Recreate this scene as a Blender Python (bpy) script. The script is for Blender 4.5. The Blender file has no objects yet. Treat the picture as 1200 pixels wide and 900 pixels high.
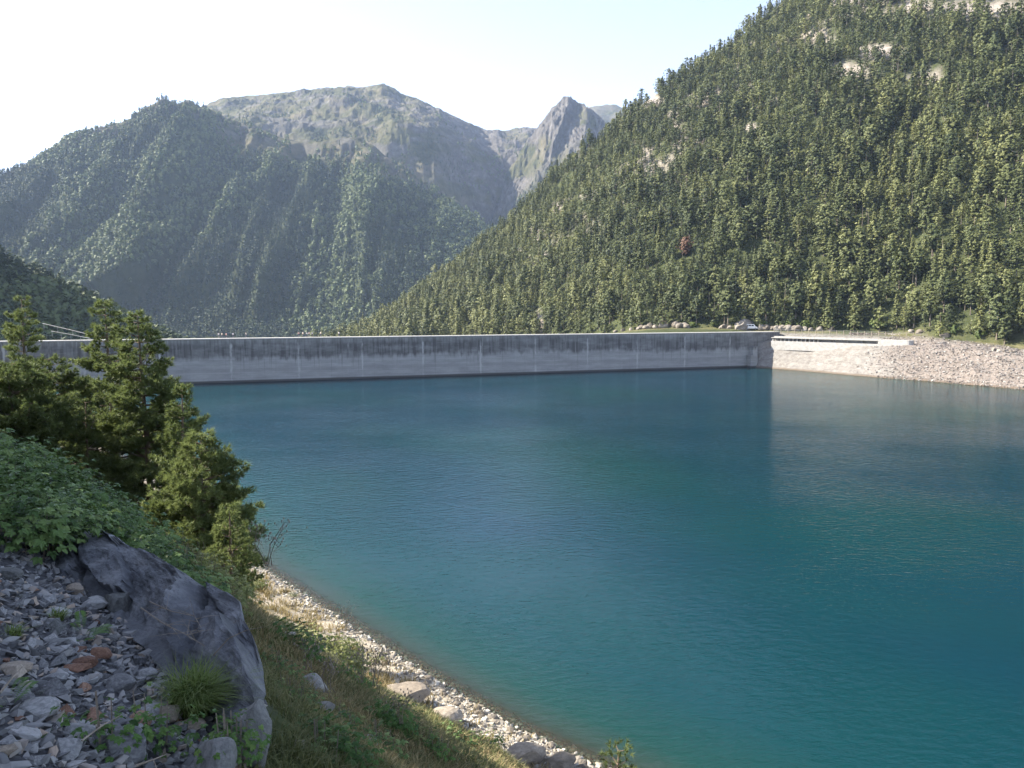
import bpy, bmesh, math, random
import numpy as np
from mathutils import Vector, Matrix

# ------------------------------------------------------------------ scene, camera, light
sc = bpy.context.scene
COL = sc.collection
FPX, CAMZ = 942.0, 25.0                       # focal length in photo pixels, eye height above the lake
PITCH = math.atan(90 / FPX)
cam_d = bpy.data.cameras.new("camera"); cam = bpy.data.objects.new("camera", cam_d); COL.objects.link(cam)
cam_d.sensor_width = 36; cam_d.lens = 36 * FPX / 1200
cam_d.clip_start = 0.1; cam_d.clip_end = 20000
cam.location = (0, 0, CAMZ); cam.rotation_euler = (math.pi / 2 - PITCH, 0, 0)
sc.camera = cam

SUN_AZ, SUN_EL = -76.0, 38.0                  # degrees clockwise from +Y, degrees up
world = bpy.data.worlds.new("World"); sc.world = world; world.use_nodes = True
wn = world.node_tree; wn.nodes.clear()
sky = wn.nodes.new("ShaderNodeTexSky"); sky.sky_type = 'NISHITA'; sky.sun_disc = False
sky.sun_elevation = math.radians(SUN_EL); sky.sun_rotation = math.radians(SUN_AZ)
sky.altitude = 1800; sky.air_density = 0.45; sky.dust_density = 1.0; sky.ozone_density = 1.0
bg = wn.nodes.new("ShaderNodeBackground"); bg.inputs[1].default_value = 0.15
wo = wn.nodes.new("ShaderNodeOutputWorld")
hs = wn.nodes.new("ShaderNodeHueSaturation"); hs.inputs["Saturation"].default_value = 0.66      # the camera's white balance
wn.links.new(sky.outputs[0], hs.inputs["Color"]); wn.links.new(hs.outputs[0], bg.inputs[0]); wn.links.new(bg.outputs[0], wo.inputs[0])

sd = bpy.data.lights.new("sun", 'SUN'); sd.energy = 3.95; sd.angle = math.radians(0.5); sd.color = (1.0, 0.93, 0.80)
so = bpy.data.objects.new("sun", sd); COL.objects.link(so)
a, e = math.radians(SUN_AZ), math.radians(SUN_EL)
SUNV = Vector((math.sin(a) * math.cos(e), math.cos(a) * math.cos(e), math.sin(e)))
so.rotation_euler = SUNV.to_track_quat('Z', 'Y').to_euler()

sc.view_settings.view_transform = 'Standard'; sc.view_settings.look = 'None'
sc.view_settings.exposure = 2.08; sc.view_settings.gamma = 1.0; sc.view_settings.use_curve_mapping = False
cy = sc.cycles
cy.max_bounces = 5; cy.diffuse_bounces = 2; cy.glossy_bounces = 2; cy.transmission_bounces = 2
cy.transparent_max_bounces = 8; cy.volume_bounces = 1
cy.use_denoising = True
cy.use_adaptive_sampling = True; cy.adaptive_threshold = 0.015

HAZE_DENSITY = 0.00006

# ------------------------------------------------------------------ numeric helpers
def ray(px, py):
    u, v = (px - 600) / FPX, (450 - py) / FPX
    c, s = math.cos(PITCH), math.sin(PITCH)
    return np.array([u, c + v * s, -s + v * c])

def at(px, py, Y):
    r = ray(px, py); t = Y / r[1]
    return np.array([r[0] * t, Y, CAMZ + r[2] * t])

def atz(px, py, z):
    r = ray(px, py); t = (z - CAMZ) / r[2]
    return np.array([r[0] * t, r[1] * t, z])

def to_px(P):
    P = np.asarray(P, float).reshape(-1, 3)
    c, s = math.cos(PITCH), math.sin(PITCH)
    dz = P[:, 2] - CAMZ
    d = P[:, 1] * c - dz * s
    up = P[:, 1] * s + dz * c
    d = np.where(np.abs(d) < 1e-6, 1e-6, d)
    return 600 + FPX * P[:, 0] / d, 450 - FPX * up / d, d

def _h(ix, iy, seed):
    h = (ix.astype(np.int64) * 374761393 + iy.astype(np.int64) * 668265263 + seed * 1442695041) & 0xffffffff
    h = ((h ^ (h >> 13)) * 1274126177) & 0xffffffff
    h = (h ^ (h >> 16)) & 0xffffff
    return h / float(0xffffff)

def vnoise(x, y, seed=0):
    x = np.asarray(x, float); y = np.asarray(y, float)
    ix = np.floor(x); iy = np.floor(y)
    fx = x - ix; fy = y - iy
    fx = fx * fx * fx * (fx * (fx * 6 - 15) + 10); fy = fy * fy * fy * (fy * (fy * 6 - 15) + 10)
    a = _h(ix, iy, seed); b = _h(ix + 1, iy, seed); c = _h(ix, iy + 1, seed); d = _h(ix + 1, iy + 1, seed)
    return (a * (1 - fx) + b * fx) * (1 - fy) + (c * (1 - fx) + d * fx) * fy

def fbm(x, y, octv=4, seed=0, gain=0.5):
    s = 0; amp = 1; tot = 0
    for o in range(octv):
        s = s + amp * (vnoise(x * 2 ** o + 17.3 * o, y * 2 ** o - 9.1 * o, seed + o) * 2 - 1)
        tot += amp; amp *= gain
    return s / tot

def ridged(x, y, octv=4, seed=0, gain=0.5):
    s = 0; amp = 1; tot = 0
    for o in range(octv):
        s = s + amp * (1 - np.abs(vnoise(x * 2 ** o + 7.3 * o, y * 2 ** o + 3.1 * o, seed + o) * 2 - 1))
        tot += amp; amp *= gain
    return s / tot

def sstep(a, b, x):
    t = np.clip((np.asarray(x, float) - a) / (b - a), 0, 1)
    return t * t * (3 - 2 * t)

# ------------------------------------------------------------------ mesh helpers
def mesh(name, V, F, mat=None, attrs=None, smooth=False):
    """V (n,3); F: array (m,3)/(m,4) or a list of such arrays -> mesh datablock"""
    V = np.asarray(V, np.float32)
    Fs = F if isinstance(F, list) else [F]
    Fs = [np.asarray(f, np.int32) for f in Fs if len(f)]
    me = bpy.data.meshes.new(name)
    me.vertices.add(len(V)); me.vertices.foreach_set("co", V.ravel())
    li = np.concatenate([f.ravel() for f in Fs])
    tot = np.concatenate([np.full(len(f), f.shape[1], np.int32) for f in Fs])
    st = np.concatenate([[0], np.cumsum(tot)[:-1]]).astype(np.int32)
    me.loops.add(len(li)); me.loops.foreach_set("vertex_index", li)
    me.polygons.add(len(tot)); me.polygons.foreach_set("loop_start", st)
    try: me.polygons.foreach_set("loop_total", tot)
    except Exception: pass
    me.polygons.foreach_set("use_smooth", np.full(len(tot), smooth, bool))
    for k, arr in (attrs or {}).items():
        at_ = me.attributes.new(k, 'FLOAT', 'POINT'); at_.data.foreach_set("value", np.asarray(arr, np.float32))
    if mat: me.materials.append(mat)
    me.update(calc_edges=True); me.validate()
    return me

def link(name, me, parent=None, loc=None, rotz=0.0, scale=None):
    o = bpy.data.objects.new(name, me); COL.objects.link(o)
    if parent is not None: o.parent = parent
    if loc is not None: o.location = tuple(float(c) for c in loc)
    if rotz: o.rotation_euler = (0, 0, rotz)
    if scale is not None: o.scale = (scale,) * 3 if np.isscalar(scale) else tuple(scale)
    return o

def tag(o, label=None, cat=None, group=None, kind=None):
    if label: o["label"] = label
    if cat: o["category"] = cat
    if group: o["group"] = group
    if kind: o["kind"] = kind
    return o

def empty(name, loc=(0, 0, 0), rotz=0.0, scale=1.0):
    o = bpy.data.objects.new(name, None); COL.objects.link(o)
    o.empty_display_size = 0.2
    o.location = tuple(float(c) for c in loc); o.rotation_euler = (0, 0, rotz); o.scale = (scale,) * 3
    return o

class MB:
    """collects vertices and faces of one mesh"""
    def __init__(s): s.V = []; s.T = []; s.Q = []; s.A = []; s.n = 0
    def add(s, V, T=None, Q=None, a=0.5):
        V = np.asarray(V, float)
        s.V.append(V); s.A.append(np.full(len(V), a) if np.isscalar(a) else np.asarray(a, float))
        if T is not None and len(T): s.T.append(np.asarray(T) + s.n)
        if Q is not None and len(Q): s.Q.append(np.asarray(Q) + s.n)
        s.n += len(V)
    def box(s, c, d, rz=0.0, a=0.5, taper=1.0):
        x, y, z = (q / 2 for q in d)
        V = np.array([[-x, -y, -z], [x, -y, -z], [x, y, -z], [-x, y, -z], [-x * taper, -y * taper, z], [x * taper, -y * taper, z], [x * taper, y * taper, z], [-x * taper, y * taper, z]])
        R = np.array([[math.cos(rz), -math.sin(rz), 0], [math.sin(rz), math.cos(rz), 0], [0, 0, 1]])
        s.add(V @ R.T + np.asarray(c), Q=[[0, 3, 2, 1], [4, 5, 6, 7], [0, 1, 5, 4], [1, 2, 6, 5], [2, 3, 7, 6], [3, 0, 4, 7]], a=a)
    def tube(s, P, R, k=6, a=0.5):
        P = np.asarray(P, float); n = len(P)
        R = np.full(n, R) if np.isscalar(R) else np.asarray(R, float)
        T = np.gradient(P, axis=0); T /= np.linalg.norm(T, axis=1)[:, None] + 1e-9
        ref = np.array([0, 0, 1.0]) if abs(T[0, 2]) < 0.8 else np.array([1.0, 0, 0])
        U = np.cross(T, ref); U /= np.linalg.norm(U, axis=1)[:, None] + 1e-9
        W = np.cross(T, U)
        an = np.arange(k) * 2 * math.pi / k
        V = (P[:, None, :] + R[:, None, None] * (np.cos(an)[None, :, None] * U[:, None, :] + np.sin(an)[None, :, None] * W[:, None, :])).reshape(-1, 3)
        i = np.arange(n - 1)[:, None] * k; j = np.arange(k)[None, :]; j2 = (j + 1) % k
        Q = np.stack([i + j, i + j2, i + k + j2, i + k + j], -1).reshape(-1, 4)
        T3 = [[0, b + 1, b] for b in range(1, k - 1)] + [[(n - 1) * k, (n - 1) * k + b, (n - 1) * k + b + 1] for b in range(1, k - 1)]
        s.add(V, T=T3, Q=Q, a=a)
    def data(s):
        V = np.concatenate(s.V); A = np.concatenate(s.A)
        F = []
        if s.T: F.append(np.concatenate(s.T))
        if s.Q: F.append(np.concatenate(s.Q))
        return V, F, A
    def mesh(s, name, mat, smooth=False):
        V, F, A = s.data()
        return mesh(name, V, F, mat, {"tint": A}, smooth)

def rotmats(yaw, tilt, taz):
    """rotation about z by yaw, then tilt by `tilt` towards azimuth taz"""
    n = len(yaw)
    cz, sz = np.cos(yaw), np.sin(yaw)
    Rz = np.zeros((n, 3, 3)); Rz[:, 0, 0] = cz; Rz[:, 0, 1] = -sz; Rz[:, 1, 0] = sz; Rz[:, 1, 1] = cz; Rz[:, 2, 2] = 1
    ax = np.stack([-np.sin(taz), np.cos(taz), np.zeros(n)], 1)
    c, s_ = np.cos(tilt), np.sin(tilt)
    K = np.zeros((n, 3, 3)); K[:, 0, 1] = -ax[:, 2]; K[:, 0, 2] = ax[:, 1]; K[:, 1, 0] = ax[:, 2]; K[:, 1, 2] = -ax[:, 0]; K[:, 2, 0] = -ax[:, 1]; K[:, 2, 1] = ax[:, 0]
    R = np.eye(3)[None] + s_[:, None, None] * K + (1 - c)[:, None, None] * (K @ K)
    return R @ Rz

def scatter(protos, idx, pos, R, S, tint=None, keep=False):
    """protos: list of (V, T[, tintarr]); merged triangle soup of instances"""
    VV = []; TT = []; AA = []; off = 0
    idx = np.asarray(idx); pos = np.asarray(pos, float); S = np.asarray(S, float)
    if S.ndim == 1: S = np.repeat(S[:, None], 3, 1)
    if tint is None: tint = np.full(len(pos), 0.5)
    for p, pr in enumerate(protos):
        m = np.nonzero(idx == p)[0]
        if not len(m): continue
        V, T = np.asarray(pr[0], float), np.asarray(pr[1])
        q = V[None] * S[m][:, None, :]
        q = np.einsum('nij,nvj->nvi', R[m], q) + pos[m][:, None, :]
        VV.append(q.reshape(-1, 3))
        TT.append((T[None] + (np.arange(len(m)) * len(V))[:, None, None] + off).reshape(-1, T.shape[1]))
        base = np.repeat(tint[m], len(V))
        if len(pr) > 2: base = base + np.tile(pr[2], len(m))
        AA.append(base); off += len(m) * len(V)
    return np.concatenate(VV), np.concatenate(TT), np.concatenate(AA)

# ------------------------------------------------------------------ material helpers
def new_mat(name):
    m = bpy.data.materials.new(name); m.use_nodes = True
    nt = m.node_tree; nt.nodes.clear()
    out = nt.nodes.new("ShaderNodeOutputMaterial")
    p = nt.nodes.new("ShaderNodeBsdfPrincipled")
    nt.links.new(p.outputs[0], out.inputs[0])
    return m, nt, p, out

def N(nt, t, **kw):
    n = nt.nodes.new(t)
    for k, v in kw.items():
        if k.startswith("i_"): n.inputs[int(k[2:])].default_value = v
        else: setattr(n, k, v)
    return n

def noise(nt, vec, scale, detail=4, rough=0.55, dist=0.0):
    n = nt.nodes.new("ShaderNodeTexNoise"); n.inputs["Scale"].default_value = scale
    n.inputs["Detail"].default_value = detail; n.inputs["Roughness"].default_value = rough; n.inputs["Distortion"].default_value = dist
    if vec is not None: nt.links.new(vec, n.inputs["Vector"])
    return n.outputs["Fac"]

def ramp(nt, fac, stops, interp='LINEAR'):
    r = nt.nodes.new("ShaderNodeValToRGB"); r.color_ramp.interpolation = interp
    el = r.color_ramp.elements
    while len(el) < len(stops): el.new(0.5)
    for i, (p, c) in enumerate(stops):
        el[i].position = p; el[i].color = (*c, 1) if len(c) == 3 else c
    nt.links.new(fac, r.inputs[0]); return r.outputs[0]

def mix(nt, fac, a, b, mode='MIX'):
    m = nt.nodes.new("ShaderNodeMix"); m.data_type = 'RGBA'; m.blend_type = mode
    for sock, v in ((m.inputs[0], fac), (m.inputs[6], a), (m.inputs[7], b)):
        if hasattr(v, "is_linked"): nt.links.new(v, sock)
        elif isinstance(v, (int, float)): sock.default_value = v
        else: sock.default_value = (*v, 1)
    return m.outputs[2]

def mth(nt, op, a, b=0.0, clamp=False):
    m = nt.nodes.new("ShaderNodeMath"); m.operation = op; m.use_clamp = clamp
    for i, v in enumerate((a, b)):
        if hasattr(v, "is_linked"): nt.links.new(v, m.inputs[i])
        else: m.inputs[i].default_value = v
    return m.outputs[0]

def mrange(nt, v, a, b, c=0.0, d=1.0, smooth=True):
    m = nt.nodes.new("ShaderNodeMapRange"); m.clamp = True
    if smooth: m.interpolation_type = 'SMOOTHSTEP'
    nt.links.new(v, m.inputs[0])
    for i, x in enumerate((a, b, c, d)): m.inputs[i + 1].default_value = x
    return m.outputs[0]

def attr(nt, name):
    n = nt.nodes.new("ShaderNodeAttribute"); n.attribute_name = name
    return n.outputs["Fac"]

def bump(nt, p, h, strength=0.5, dist=0.05):
    b = nt.nodes.new("ShaderNodeBump"); b.inputs["Strength"].default_value = strength; b.inputs["Distance"].default_value = dist
    nt.links.new(h, b.inputs["Height"]); nt.links.new(b.outputs[0], p.inputs["Normal"]); return b

def geo_pos(nt):
    return nt.nodes.new("ShaderNodeNewGeometry").outputs["Position"]

def obj_co(nt):
    return nt.nodes.new("ShaderNodeTexCoord").outputs["Object"]

def foliage_mat(name, dark, mid, light, transl=0.25, rough=0.55, obj_var=0.0):
    m, nt, p, out = new_mat(name)
    t = attr(nt, "tint")
    if obj_var:
        oi = nt.nodes.new("ShaderNodeObjectInfo")
        t = mth(nt, 'ADD', t, mth(nt, 'MULTIPLY', mth(nt, 'SUBTRACT', oi.outputs["Random"], 0.5), obj_var))
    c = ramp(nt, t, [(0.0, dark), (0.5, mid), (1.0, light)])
    nt.links.new(c, p.inputs["Base Color"]); p.inputs["Roughness"].default_value = rough
    p.inputs["Specular IOR Level"].default_value = 0.25
    if transl > 0:
        tr = nt.nodes.new("ShaderNodeBsdfTranslucent"); nt.links.new(c, tr.inputs[0])
        mx = nt.nodes.new("ShaderNodeMixShader"); mx.inputs[0].default_value = transl
        nt.links.new(p.outputs[0], mx.inputs[1]); nt.links.new(tr.outputs[0], mx.inputs[2]); nt.links.new(mx.outputs[0], out.inputs[0])
    return m

def rock_mat(name, stops, scale=3.0, bscale=12.0, bstr=0.5, bdist=0.03, rough=0.8, var=0.0, use_tint=False, world_space=False, band=None):
    m, nt, p, out = new_mat(name)
    co = geo_pos(nt) if world_space else obj_co(nt)
    n1 = noise(nt, co, scale, 6, 0.6, 0.4)
    f = n1
    if use_tint: f = mth(nt, 'ADD', mth(nt, 'MULTIPLY', n1, 0.45), mth(nt, 'MULTIPLY', attr(nt, "tint"), 0.75))
    if var:
        oi = nt.nodes.new("ShaderNodeObjectInfo")
        f = mth(nt, 'ADD', f, mth(nt, 'MULTIPLY', mth(nt, 'SUBTRACT', oi.outputs["Random"], 0.5), var))
    c = ramp(nt, f, stops)
    if band:
        vm = N(nt, "ShaderNodeMapping"); vm.inputs["Rotation"].default_value = band[0]; vm.inputs["Scale"].default_value = band[1]
        nt.links.new(co, vm.inputs[0])
        n3 = noise(nt, vm.outputs[0], 1.0, 4, 0.6, 0.6)
        c = mix(nt, mrange(nt, n3, band[3], band[4]), c, band[2])
    nt.links.new(c, p.inputs["Base Color"]); p.inputs["Roughness"].default_value = rough
    p.inputs["Specular IOR Level"].default_value = 0.3
    n2 = noise(nt, co, bscale, 8, 0.65)
    bump(nt, p, n2, bstr, bdist)
    return m

M = {}
M["needles_near"] = foliage_mat("pine_needles", (0.048, 0.070, 0.024), (0.135, 0.172, 0.056), (0.27, 0.31, 0.11), 0.35)
M["needles_hill"] = foliage_mat("forest_needles", (0.036, 0.052, 0.026), (0.110, 0.130, 0.050), (0.215, 0.222, 0.084), 0.15, 0.6, 0.55)
M["needles_mass"] = foliage_mat("forest_mass_needles", (0.036, 0.052, 0.026), (0.110, 0.130, 0.050), (0.215, 0.222, 0.084), 0.15, 0.6)
M["leaf_far"] = foliage_mat("far_crowns", (0.025, 0.045, 0.022), (0.060, 0.085, 0.035), (0.110, 0.140, 0.050), 0.1, 0.7)
M["leaf_light"] = foliage_mat("broad_leaves", (0.055, 0.085, 0.025), (0.11, 0.15, 0.04), (0.18, 0.22, 0.06), 0.25, 0.55, 0.4)
M["leaf_russet"] = foliage_mat("russet_leaves", (0.085, 0.050, 0.034), (0.165, 0.090, 0.058), (0.23, 0.135, 0.085), 0.2, 0.6)
M["leaf_bush"] = foliage_mat("bramble_leaves", (0.034, 0.068, 0.020), (0.105, 0.175, 0.050), (0.23, 0.31, 0.105), 0.3, 0.45)
M["leaf_fern"] = foliage_mat("fern_leaves", (0.04, 0.09, 0.02), (0.08, 0.16, 0.035), (0.14, 0.22, 0.05), 0.3, 0.5)
M["leaf_yellow"] = foliage_mat("yellow_green_leaves", (0.09, 0.11, 0.03), (0.20, 0.22, 0.07), (0.36, 0.36, 0.16), 0.3, 0.55)
M["grass"] = foliage_mat("grass_blades", (0.050, 0.068, 0.022), (0.135, 0.145, 0.052), (0.32, 0.27, 0.13), 0.3, 0.6)
M["tussock"] = foliage_mat("tussock_blades", (0.06, 0.10, 0.022), (0.14, 0.20, 0.045), (0.26, 0.29, 0.10), 0.3, 0.55)
M["dry_grass"] = foliage_mat("dry_grass_blades", (0.13, 0.105, 0.045), (0.26, 0.205, 0.095), (0.44, 0.36, 0.19), 0.3, 0.6)
M["bark"] = rock_mat("pine_bark", [(0.3, (0.10, 0.075, 0.055)), (0.7, (0.23, 0.17, 0.125))], 6, 25, 0.8, 0.03, 0.9)
M["bark_far"] = rock_mat("forest_bark", [(0.3, (0.13, 0.105, 0.08)), (0.7, (0.25, 0.21, 0.17))], 1, 4, 0.3, 0.03, 0.9)
M["twig"] = rock_mat("dry_twig", [(0.3, (0.16, 0.13, 0.10)), (0.7, (0.34, 0.29, 0.23))], 20, 60, 0.3, 0.005, 0.9)
M["slate"] = rock_mat("slate_slab_rock", [(0.30, (0.075, 0.079, 0.088)), (0.5, (0.150, 0.157, 0.172)), (0.70, (0.30, 0.305, 0.315))], 2.4, 14, 1.0, 0.07, 0.75,
                      band=((0.3, 0.9, 0.5), (2.2, 7.0, 1.2), (0.15, 0.115, 0.09), 0.60, 0.78))
M["stone_grey"] = rock_mat("scree_stone_grey", [(0.2, (0.07, 0.071, 0.074)), (0.5, (0.175, 0.175, 0.176)), (0.8, (0.34, 0.336, 0.325))], 5, 30, 0.5, 0.01, 0.75, 0.75)
M["stone_rust"] = rock_mat("scree_stone_rust", [(0.25, (0.10, 0.055, 0.040)), (0.55, (0.21, 0.115, 0.075)), (0.8, (0.30, 0.20, 0.14))], 6, 30, 0.5, 0.01, 0.8, 0.4)
M["stone_tan"] = rock_mat("scree_stone_tan", [(0.25, (0.15, 0.125, 0.10)), (0.55, (0.27, 0.225, 0.175)), (0.8, (0.38, 0.33, 0.27))], 6, 30, 0.5, 0.01, 0.8, 0.4)
M["stone_lichen"] = rock_mat("boulder_grey", [(0.25, (0.085, 0.088, 0.085)), (0.5, (0.16, 0.163, 0.156)), (0.8, (0.27, 0.266, 0.255))], 5, 22, 0.8, 0.02, 0.85, 0.3)
M["gravel"] = rock_mat("scree_gravel", [(0.10, (0.045, 0.046, 0.049)), (0.42, (0.135, 0.136, 0.138)), (0.70, (0.27, 0.266, 0.258)), (0.95, (0.34, 0.27, 0.21))], 4, 30, 0.5, 0.01, 0.75, 0, True)
M["pale_stone"] = rock_mat("shore_stone", [(0.2, (0.20, 0.165, 0.12)), (0.5, (0.33, 0.29, 0.235)), (0.85, (0.48, 0.455, 0.41))], 1.5, 8, 0.5, 0.03, 0.85, 0, True)
M["pale_boulder"] = rock_mat("pale_boulder", [(0.25, (0.12, 0.10, 0.078)), (0.5, (0.22, 0.19, 0.155)), (0.8, (0.36, 0.33, 0.29))], 0.6, 3, 0.8, 0.15, 0.85, 0.3)
M["bank_boulder"] = rock_mat("slope_boulder", [(0.25, (0.16, 0.15, 0.135)), (0.5, (0.28, 0.27, 0.25)), (0.8, (0.42, 0.41, 0.39))], 2, 9, 0.7, 0.06, 0.85, 0.3)  # grey tones of the rocks in the bank grass
M["rubble"] = rock_mat("bank_rubble", [(0.15, (0.10, 0.083, 0.070)), (0.5, (0.185, 0.160, 0.142)), (0.9, (0.32, 0.30, 0.275))], 0.5, 2.5, 0.5, 0.1, 0.9, 0, True)

# ------------------------------------------------------------------ lake shore and height of the near bank
SHORE = np.array([(75, -45), (46, -8), (28, 15), (15, 31.5)] + [tuple(atz(px, py, 0)[:2]) for px, py in ((705, 900), (600, 852), (500, 791), (400, 727), (300, 661))] +
                 [(-36, 94), (-56, 121), (-86, 158), (-112, 200), (-140, 238), (-175, 262), (-260, 300)], float)
RSHORE = np.array([tuple(atz(px, py, 0)[:2]) for px, py in ((872, 429), (885, 430.5), (950, 436.5), (1000, 441), (1035, 444), (1100, 449.5), (1200, 458))] +
                  [(168, 196), (185, 150), (205, 100), (240, 40), (300, -40), (380, -120)], float)

def seg_dist(x, y, P):
    """signed distance to polyline P (positive on its left side when walking along it)"""
    best = np.full(x.shape, 1e18); sg = np.zeros(x.shape)
    for (ax, ay), (bx, by) in zip(P[:-1], P[1:]):
        dx, dy = bx - ax, by - ay
        t = np.clip(((x - ax) * dx + (y - ay) * dy) / (dx * dx + dy * dy), 0, 1)
        qx, qy = x - ax - t * dx, y - ay - t * dy
        d = qx * qx + qy * qy
        s = dx * (y - ay) - dy * (x - ax)
        m = d < best - 1e-9
        best = np.where(m, d, best); sg = np.where(m, s, sg)
    return np.sqrt(best) * np.where(sg >= 0, 1, -1)

def height(x, y):
    x = np.asarray(x, float); y = np.asarray(y, float)
    n = seg_dist(x, y, SHORE)                      # positive inland
    wob = fbm(x / 9, y / 9, 3, 11) * 1.2 * sstep(0, 8, n) * (1 - sstep(26, 30, n) * (1 - sstep(40, 60, n)))
    xp = [-60, -30, 0, 4.5, 8, 20, 29, 31, 36, 37.5, 3000]
    za = np.interp(n, xp, [-20, -15, 0, 1.0, 3.4, 13.4, 21.6, 22.75, 23.4, 23.5, 23.5])
    zb = np.interp(n, [-60, -30, 0, 9, 13, 20, 29, 31, 36, 37.5, 3000], [-20, -15, 0, 2.2, 4.8, 12.0, 21.2, 22.75, 23.4, 23.5, 23.5])
    fl = sstep(40, 52, y); z = za * (1 - fl) + zb * fl
    shade_cut = sstep(20, 9, y + 0.05 * (x + 40))       # unseen bank raised to shade the scree; this cut fades out up the shore
    up = np.interp(n, [36, 46, 62, 90, 140, 400, 1000], [0, 13, 31, 46, 62, 150, 300])
    up2 = np.interp(n, [36, 60, 120, 200, 400, 1000], [0, 3, 12, 40, 130, 300])
    z = z + up * shade_cut * 0.42 + up2 * (1 - shade_cut * 0.42)
    near = sstep(14, 6, np.hypot(x, y))
    z = z + wob * (1 - near) + fbm(x / 1.7, y / 1.7, 3, 5) * 0.10 * sstep(-1, 2, n)
    far = sstep(300, 420, y)
    return z * (1 - far) - 25 * far

def hz(x, y): return float(height(np.array([x]), np.array([y]))[0])

def ground_hit(px, py, tmax=120, t0=2.2):
    r = ray(px, py)
    t = np.concatenate([np.arange(t0, 20, 0.03), np.arange(20, tmax, 0.15)])
    P = r[None] * t[:, None] + np.array([0, 0, CAMZ])
    b = P[:, 2] <= height(P[:, 0], P[:, 1])
    i = int(np.argmax(b)) if b.any() else len(t) - 1
    return P[i]

# ground sheet: polar grid about the viewpoint, out to the horizon
rr = np.concatenate([[0.25], np.geomspace(0.6, 380, 250), [600, 1200, 2500, 4800]])
aa = np.radians(np.concatenate([np.arange(-180, -62, 2.0), np.arange(-62, 40, 0.4), np.arange(40, 180, 2.5)]))
Rg, Ag = np.meshgrid(rr, aa, indexing='ij')
X, Y = Rg * np.sin(Ag), Rg * np.cos(Ag)
Z = height(X, Y); Z[-4:] = -25
nr, na = X.shape
i = np.arange(nr - 1)[:, None] * na; j = np.arange(na)[None]; j2 = (j + 1) % na
Q = np.stack([i + j, i + j2, i + na + j2, i + na + j], -1).reshape(-1, 4)[:, ::-1]
nd = seg_dist(X, Y, SHORE)

m, nt, p, out = new_mat("bank_soil_and_grass")
g = geo_pos(nt)
sx = N(nt, "ShaderNodeSeparateXYZ"); nt.links.new(g, sx.inputs[0])
big = noise(nt, g, 0.25, 5, 0.6); fine = noise(nt, g, 3.0, 8, 0.7)
soil = ramp(nt, fine, [(0.3, (0.07, 0.06, 0.04)), (0.55, (0.14, 0.12, 0.075)), (0.8, (0.22, 0.19, 0.13))])
green = ramp(nt, fine, [(0.3, (0.035, 0.05, 0.018)), (0.7, (0.09, 0.105, 0.04))])
veg = mix(nt, mrange(nt, big, 0.40, 0.60), soil, green)
shor = ramp(nt, noise(nt, g, 1.6, 8, 0.7), [(0.25, (0.20, 0.165, 0.12)), (0.5, (0.36, 0.31, 0.24)), (0.8, (0.52, 0.48, 0.41))])
zz = mth(nt, 'ADD', sx.outputs[2], mth(nt, 'MULTIPLY', mth(nt, 'SUBTRACT', big, 0.5), 4.0))
c = mix(nt, mrange(nt, zz, 1.0, 2.2), shor, veg)
wet = ramp(nt, fine, [(0.3, (0.035, 0.04, 0.03)), (0.7, (0.10, 0.095, 0.07))])
c = mix(nt, mrange(nt, sx.outputs[2], -0.10, 0.20), wet, c)
scr = ramp(nt, noise(nt, g, 14.0, 6, 0.7), [(0.3, (0.045, 0.046, 0.052)), (0.7, (0.14, 0.14, 0.145))])
c = mix(nt, attr(nt, "scree"), c, scr)
nt.links.new(c, p.inputs["Base Color"]); p.inputs["Roughness"].default_value = 0.95; p.inputs["Specular IOR Level"].default_value = 0.1
bump(nt, p, noise(nt, g, 6.0, 8, 0.7), 0.9, 0.08)
M["ground"] = m
scree_mask = sstep(29.6, 30.4, nd + 1.4 * sstep(-1.6, -2.4, X) * (Y < 9)) * (1 - sstep(40, 70, Rg))
tag(link("ground", mesh("ground", np.stack([X, Y, Z], -1).reshape(-1, 3), Q, M["ground"], {"scree": scree_mask.ravel()}, True)), kind="structure")

# ------------------------------------------------------------------ dam line
def dam_depth(px): return 1.0 / (1 / 262.0 + (px - 220) * (1 / 336.0 - 1 / 262.0) / 650.0)
def dam_pt(px, z=0.0):
    D = dam_depth(px); return np.array([(px - 600) / FPX * D * 1.004, D, z])
DA, DB = dam_pt(-60), dam_pt(912)
DU = (DB - DA) / np.linalg.norm(DB - DA); DN = np.array([DU[1], -DU[0], 0])      # along the crest; towards the lake
DL = float(np.linalg.norm(DB - DA))
def dam_y(x): return DA[1] + (x - DA[0]) * DU[1] / DU[0]

# ------------------------------------------------------------------ water
xs = np.concatenate([np.arange(-300, -110, 6.0), np.arange(-110, 60, 1.1), np.arange(60, 420, 5.0)])
ts = np.concatenate([np.linspace(0, 0.32, 20), np.linspace(0.32, 0.66, 150)[1:], np.linspace(0.66, 1, 60)[1:]])
Xw, Tw = np.meshgrid(xs, ts, indexing='ij')
Yw = -130 + Tw * (dam_y(Xw) + 1.0 + 130)
d1 = -seg_dist(Xw, Yw, SHORE)                                     # metres out from the near shore
d2 = -seg_dist(Xw, Yw, RSHORE)
dep = np.minimum(np.maximum(d1, 0) * 0.5, np.maximum(d2, 0) * 0.75)
ni, nj = Xw.shape
i = np.arange(ni - 1)[:, None] * nj; j = np.arange(nj - 1)[None]
Q = np.stack([i + j, i + nj + j, i + nj + j + 1, i + j + 1], -1).reshape(-1, 4)
m, nt, p, out = new_mat("lake_water")
dp = attr(nt, "depth"); g = geo_pos(nt)
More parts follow.
